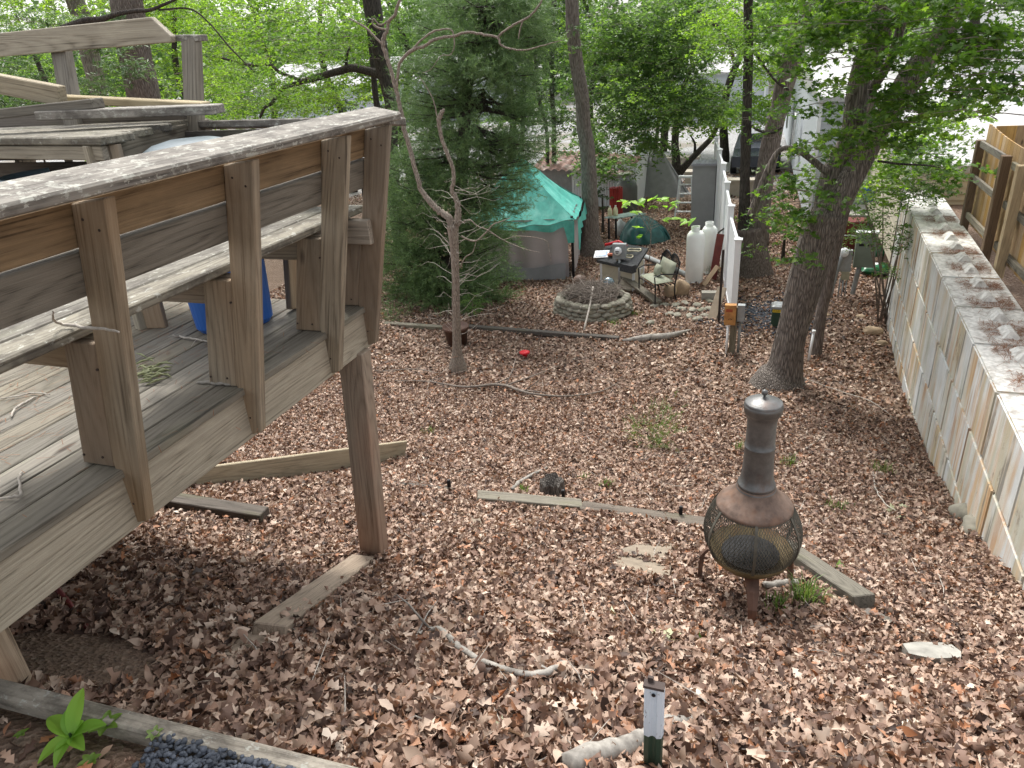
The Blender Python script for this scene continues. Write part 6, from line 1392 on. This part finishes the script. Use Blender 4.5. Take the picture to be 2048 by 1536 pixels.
# ---- bright sapling with big leaves in front of the tarp
g = G(1327, 545); sp_ = tree('bright_sapling', 'slim sapling with flat bright green leaves near the gas cylinders', g, 'sapling')
g0 = atY(1312, 545, g.y-.3); top_ = atY(1300, 420, g.y-.3)
m = MB(); 
tipsP = [(1250, 403), (1275, 405), (1300, 398), (1330, 400), (1350, 405), (1270, 425), (1340, 440), (1360, 438), (1375, 442), (1275, 455), (1290, 470), (1310, 415), (1340, 412), (1262, 410), (1320, 398)]
base_ = Vector((atY(1295, 548, g.y-.3).x, g.y-.3, float(gz(0, g.y-.3)))); jn = atY(1302, 468, g.y-.3)
m.tube([base_, base_.lerp(jn, .5)+Vector((.02, 0, 0)), jn, atY(1298, 425, g.y-.3)], [.012, .01, .008, .004], 6)
rr = random.Random(3); LV = []; LF = []; sv, sf = leaf_shape('oval2')
for i, t_ in enumerate(tipsP):
    e = atY(*t_, g.y-.3+rr.uniform(-.35, .35)); m.tube([jn.lerp(atY(1298, 425, g.y-.3), rr.random()), jn.lerp(e, .6)+Vector((0, 0, .08)), e], [.005, .004, .002], 4, False)
    for k in range(3):
        a = rr.uniform(-3.1, 3.1); S_ = rr.uniform(.16, .26); Mx = Matrix.Rotation(a, 3, 'Z')@Matrix.Rotation(rr.gauss(0, .25), 3, 'X')@Matrix.Rotation(rr.gauss(0, .25), 3, 'Y'); n = len(LV); off = Vector((rr.uniform(-.12, .12), rr.uniform(-.12, .12), rr.uniform(-.03, .03)))
        LV += [tuple(e+off+Mx@(Vector((v[0]*1.7, v[1], v[2]))*S_)) for v in sv]; LF += [tuple(int(j)+n for j in f) for f in sf]
m.build('stem', B_TWIG, sp_, True); put('leaves', LV, LF, L_BRIGHT, sp_, attr=np.repeat(RNG.random(len(LV)//6), 6))

# ---- further trees closing the view
FT = 'trees beyond the yard'
specs = [(-70, 24, L_MID, 8, 'shaggy green tree at the far left edge'), (90, 27, L_YEL, 8, 'bright leafed tree far left behind the bench rail'), (380, 25, L_YEL, 8, 'yellow green tree filling the gap right of the bench post'),
         (530, 30, L_MAP, 9, 'mid green tree above the left part of the deck corner'), (670, 27, L_YEL, 8, 'luminous yellow green tree left of the crooked trunk'), (800, 28, L_MID, 7, 'dim green tree between crooked trunk and cedar'),
         (1010, 33, L_MAP, 9, 'tall green tree behind the cedar top'), (1190, 36, L_YEL, 9, 'pale green tree behind the tall straight trunk'), (1330, 38, L_YEL, 9, 'hazy bright tree at the centre back'),
         (1460, 34, L_YEL, 8, 'bright tree behind the slim dark trunk'), (1640, 36, L_YEL, 8, 'yellow green tree above the mobile home'), (1790, 30, L_YEL, 7, 'bright tree above the beige house roof'), (1960, 24, L_MAP, 6, 'tree over the white house at the right')]
for i, (px_, y, mt_, ht_, lab) in enumerate(specs):
    b = atY(px_, 160, y); gzb = float(gz(b.x, y)); t = tree('yard_tree', lab, Vector((b.x, y, gzb)), group=FT)
    rr = random.Random(i+50); s = depth(b)/F
    Lk = [(b.x, y, gzb-.1, .2), (b.x+rr.uniform(-.3, .3), y, gzb+2.5, .16), (b.x+rr.uniform(-.6, .6), y, gzb+5, .12), (b.x+rr.uniform(-.8, .8), y, gzb+8, .05)]
    trunk('trunk', Lk, B_DARK, t, 8)
    bl = []
    for k in range(11):
        zz = rr.uniform(-3.2, 2.6) if k < 8 else rr.uniform(2, 6); bl.append((Vector((b.x+rr.gauss(0, 75*s), y+rr.gauss(0, 1.2), zz)), (rr.uniform(45, 80)*s, 1.4, rr.uniform(.7, 1.3)), 58))
    foliage('crown', mt_, t, bl, .13*y/26, 'oval2' if y < 30 else 'oval', 60+i, .4, .55, (.6*y/26, 24))
# low bushes against the light
for i, (px_, py_, y, mt_, rx, ry, lab) in enumerate(((60, 235, 16, L_DARK, 130, 60, 'dark bush low behind the bench on the left'), (350, 260, 17, L_MID, 110, 60, 'green bush behind the deck back rail'), (700, 215, 22, L_DARK, 60, 18, 'small dark bush above the deck corner'), (820, 560, 14.6, L_CED, 80, 50, 'low shaded brush at the foot of the cedar'), (1235, 300, 30, L_MID, 60, 26, 'light bush behind the shed roof'), (1570, 470, 17.5, L_MAP, 40, 30, 'thin bush in front of the mobile home'), (1240, 380, 24, L_DARK, 26, 30, 'dark shrub between tall trunk and red panel'), (1205, 395, 20, L_DARK, 14, 40, 'dark narrow shrub beside the tall trunk'))):
    c, rad, ns = PB(px_, py_, rx, ry, y, int(rx*ry/70)); b = thing('bush', lab, 'bush', Vector((c.x, y, float(gz(c.x, y)))), 'bushes at the yard edge')
    foliage('leaves', mt_, b, [(c, rad, ns)], .09, 'oval2', 90+i, .3, .6, (.35, 26)); m = MB(); m.tube([(c.x, y, float(gz(c.x, y))), (c.x, y, c.z)], [.05, .02], 6); m.build('stem', B_DARK, b)
# far wood
rng = np.random.default_rng(77); n = 60000
X = rng.uniform(-130, 60, n); Yy = rng.uniform(75, 110, n); Z = -6+15*rng.random(n)**.8*(.75+.25*np.sin(X*.13)+.15*np.sin(X*.41))
W, Fc, At_ = scatter(np.stack([X, Yy, Z], 1), rng.uniform(.5, 1.1, n), [(np.array([(-.5, 0, 0), (0, -.4, .1), (.5, 0, 0), (0, .4, -.1)]), np.array([(0, 1, 2, 3)]))], rng, .8)
tag(put('far_wood', W, Fc, L_MID, attr=At_), 'distant pale green woodland behind the houses', 'wood', kind='stuff')

# ================================================================ small green things
def tuft(p, n, h, mat, lab, cat='grass tuft', group='green tufts in the leaf litter', spread=.12, seed=0, px=None):
    g = G(*p); rng = np.random.default_rng(seed); V = []; Fc = []
    for i in range(n):
        a = rng.uniform(0, 6.28); r_ = rng.random()*spread; b = np.array([g.x+r_*math.cos(a), g.y+r_*math.sin(a), g.z]); hh = h*rng.uniform(.5, 1.2); d = np.array([math.cos(a+rng.normal()), math.sin(a+rng.normal()), 0])*hh*.5*rng.uniform(.2, 1.2); s = np.array([-d[1], d[0], 0]); s = s/np.linalg.norm(s)*.003
        e = len(V); V += [b-s, b+s, b+d*.4+[0, 0, hh*.7]+s, b+d+[0, 0, hh*.85], b+d*.4+[0, 0, hh*.7]-s]; Fc += [(e, e+1, e+2, e+4), (e+4, e+2, e+3)]
    return tag(put('grass_tuft', V, Fc, mat, attr=np.repeat(rng.random(n), 5)), lab, cat, group)
tuft((1610, 1205), 130, .16, L_GRASS, 'grass tuft over the rotting timber beside the chiminea', spread=.10, seed=1)
tuft((1560, 1222), 60, .10, L_GRASS, 'short grass tuft by the front foot of the chiminea', spread=.10, seed=2)
tuft((1580, 930), 60, .12, L_GRASS, 'broad green weed right of the chiminea neck', 'weed', spread=.12, seed=3)
tuft((1765, 945), 60, .12, L_GRASS, 'green weed near the foot of the block wall', 'weed', spread=.12, seed=4)
tuft((1680, 1020), 90, .07, L_GRASS, 'mossy grass patch between chiminea and wall', spread=.13, seed=5)
tuft((1225, 648), 120, .08, L_GRASS, 'bright grass patch in front of the fire pit', spread=.16, seed=6)
tuft((1265, 630), 120, .08, L_GRASS, 'grass patch right of the fire pit stones', spread=.2, seed=7)
tuft((1425, 548), 160, .30, L_MID, 'dark strap-leaved clump beside the gas cylinder', spread=.14, seed=8)
tuft((1045, 985), 30, .09, L_GRASS, 'weed beside the stump left side', 'weed', spread=.05, seed=9)
tuft((1215, 975), 40, .10, L_GRASS, 'small weed right of the stump', 'weed', spread=.07, seed=10)
tuft((1170, 960), 30, .08, L_GRASS, 'thin weed above the stump', 'weed', spread=.06, seed=11)
tuft((855, 868), 40, .08, L_GRASS, 'pale weed in open leaves right of the deck post', 'weed', spread=.08, seed=12)
tuft((1480, 900), 40, .12, L_GRASS, 'faint weed left of the chiminea neck', 'weed', spread=.07, seed=13)
# fallen green leaves (maple) lying in the brown ones
def fallen(px, s, mat, lab, seed, n=1):
    rng = np.random.default_rng(seed); sv, sf = leaf_shape('maple'); V = []; Fc = []; A = []
    for i in range(n):
        g = G(px[0]+rng.normal()*12*(n > 1), px[1]+rng.normal()*7*(n > 1)); a = rng.uniform(0, 6.28); Mx = Matrix.Rotation(a, 3, 'Z')@Matrix.Rotation(rng.normal()*.35, 3, 'X')@Matrix.Rotation(rng.normal()*.35, 3, 'Y')
        e = len(V); V += [tuple(g+Vector((0, 0, .035))+Mx@(Vector((v[0], v[1], v[2]*1.6))*s*rng.uniform(.8, 1.15))) for v in sv]; Fc += [tuple(int(j)+e for j in f) for f in sf]; A += [rng.random()]*len(sv)
    return tag(put('fallen_leaf', V, Fc, mat, attr=A), lab, 'leaf', 'freshly fallen green leaves')
fallen((1337, 1283), .15, L_PALE, 'pale wilted green leaves lying below the chiminea', 1, 4)
fallen((1398, 1292), .11, L_MAP, 'dark green fallen leaf beside the wilted pale ones', 2, 1)
fallen((1438, 1240), .07, L_MAP, 'single small green leaf left of the chiminea front foot', 3)
fallen((1675, 1140), .09, L_MAP, 'green maple leaf right of the chiminea bowl', 4)
fallen((1020, 1052), .10, L_PALE, 'pale green leaf below the mossy timber', 5)
fallen((1788, 1025), .10, L_PALE, 'pale leaf cluster beside the wall base', 6, 4)
fallen((1228, 1250), .10, L_PALE, 'shredded pale yellow leaves below the flagstone', 7, 3)
fallen((1010, 1470), .09, L_PALE, 'curled pale leaf at the bottom centre', 8, 1)

# ---- gravel strip and the broadleaf weed at the bottom left
def grain(name, n, fn, s0, s1, mat, seed):
    rng = np.random.default_rng(seed); bm = bmesh.new(); bmesh.ops.create_icosphere(bm, subdivisions=1, radius=.5); bv = np.array([list(v.co) for v in bm.verts]); bf = np.array([[v.index for v in f.verts] for f in bm.faces]); bm.free()
    P = fn(rng, n); S = rng.uniform(s0, s1, n); sc = np.stack([rng.uniform(.8, 1.5, n), rng.uniform(.6, 1, n), rng.uniform(.4, .7, n)], 1); a = rng.uniform(0, 6.28, n)
    W = bv[None]*sc[:, None, :]*S[:, None, None]; x_ = W[..., 0]*np.cos(a)[:, None]-W[..., 1]*np.sin(a)[:, None]; y_ = W[..., 0]*np.sin(a)[:, None]+W[..., 1]*np.cos(a)[:, None]
    W = np.stack([x_, y_, W[..., 2]], -1)+P[:, None]; return put(name, W.reshape(-1, 3), (bf[None]+(np.arange(n)*len(bv))[:, None, None]).reshape(-1, 3), mat, smooth=True)
o = grain('gravel_strip', 3200, lambda r, n: np.stack([r.uniform(-1.62, -.7, n), r.uniform(.66, 1.06, n), -1.83+r.random(n)*.02], 1), .012, .026, GRAVEL, 5)
tag(o, 'dark blue grey pea gravel behind the edging timber', 'gravel', kind='stuff')
o = grain('gravel_patch', 2600, lambda r, n: (lambda x_, y_: np.stack([x_, y_, gz(x_, y_)+.01+r.random(n)*.015], 1))(r.normal(.0, .45, n), r.normal(13.4, .45, n)), .03, .06, GRAVEL, 6)
tag(o, 'patch of dark gravel beyond the utility post', 'gravel', kind='stuff')
wp = thing('broadleaf_weed', 'bright green broad-leaved weed growing by the edging timber', 'plant', atZ(150, 1490, -1.83))
c = Vector(wp.location); rr = random.Random(2)
def bleaf(c, a, el, L, wd, name='leaf'):
    dirh = Vector((math.cos(a), math.sin(a), 0)); sd_ = Vector((-math.sin(a), math.cos(a), 0)); m = MB()
    def f(u, v):
        t = v; w_ = wd*math.sin(math.pi*min(1, t**.8))**.8*(1-.15*t)+.0015; x_ = L*t; z = L*(math.sin(el)*t-.55*t*t*math.cos(el)*.6)
        return c+dirh*(x_*math.cos(el*.9))+Vector((0, 0, z))+sd_*(u-.5)*2*w_+Vector((0, 0, abs(u-.5)*w_*.9+.0012*math.sin(t*38)*abs(u-.5)))
    m.grid(f, 6, 12); return m
for (a, el, L, wd) in ((2.9, .35, .14, .028), (1.75, .95, .15, .029), (.35, .6, .14, .027), (2.3, .75, .10, .023), (-1.9, .2, .10, .025), (-.3, .3, .085, .021), (.9, .9, .065, .017), (-1.2, .25, .10, .02)):
    o = bleaf(c+Vector((0, 0, .035)), a, el, L, wd).build('leaf', None, wp, True); o.data.materials.append(L_BRIGHT); at = o.data.attributes.new('rnd', 'FLOAT', 'POINT'); at.data.foreach_set('value', np.full(len(o.data.vertices), rr.uniform(.0, .45), np.float32))
m = MB(); m.tube([c-Vector((0, 0, .01)), c+Vector((0, 0, .05))], .004, 6); m.build('stem', L_MID, wp)
for i, (p, L, lab) in enumerate((((215, 1460), .06, 'darker green small plant right of the broad-leaved weed'), ((312, 1477), .03, 'tiny green sprout on the gravel edge'), ((45, 1475), .025, 'tiny round-leaved sprout left of the weed'), ((185, 1530), .04, 'small sprout at the very bottom below the weed'))):
    g = atZ(*p, -1.83); m = MB(); 
    for k in range(6):
        q = bleaf(g+Vector((0, 0, .012)), k*1.05+i, .6, L*rr.uniform(.7, 1.2), L*.22); m.add(q.V, q.F)
    o = m.build('sprout', L_MAP if i != 1 else L_GRASS, None, True); at = o.data.attributes.new('rnd', 'FLOAT', 'POINT'); at.data.foreach_set('value', np.full(len(o.data.vertices), .8, np.float32)); tag(o, lab, 'plant', 'small sprouts by the edging timber')
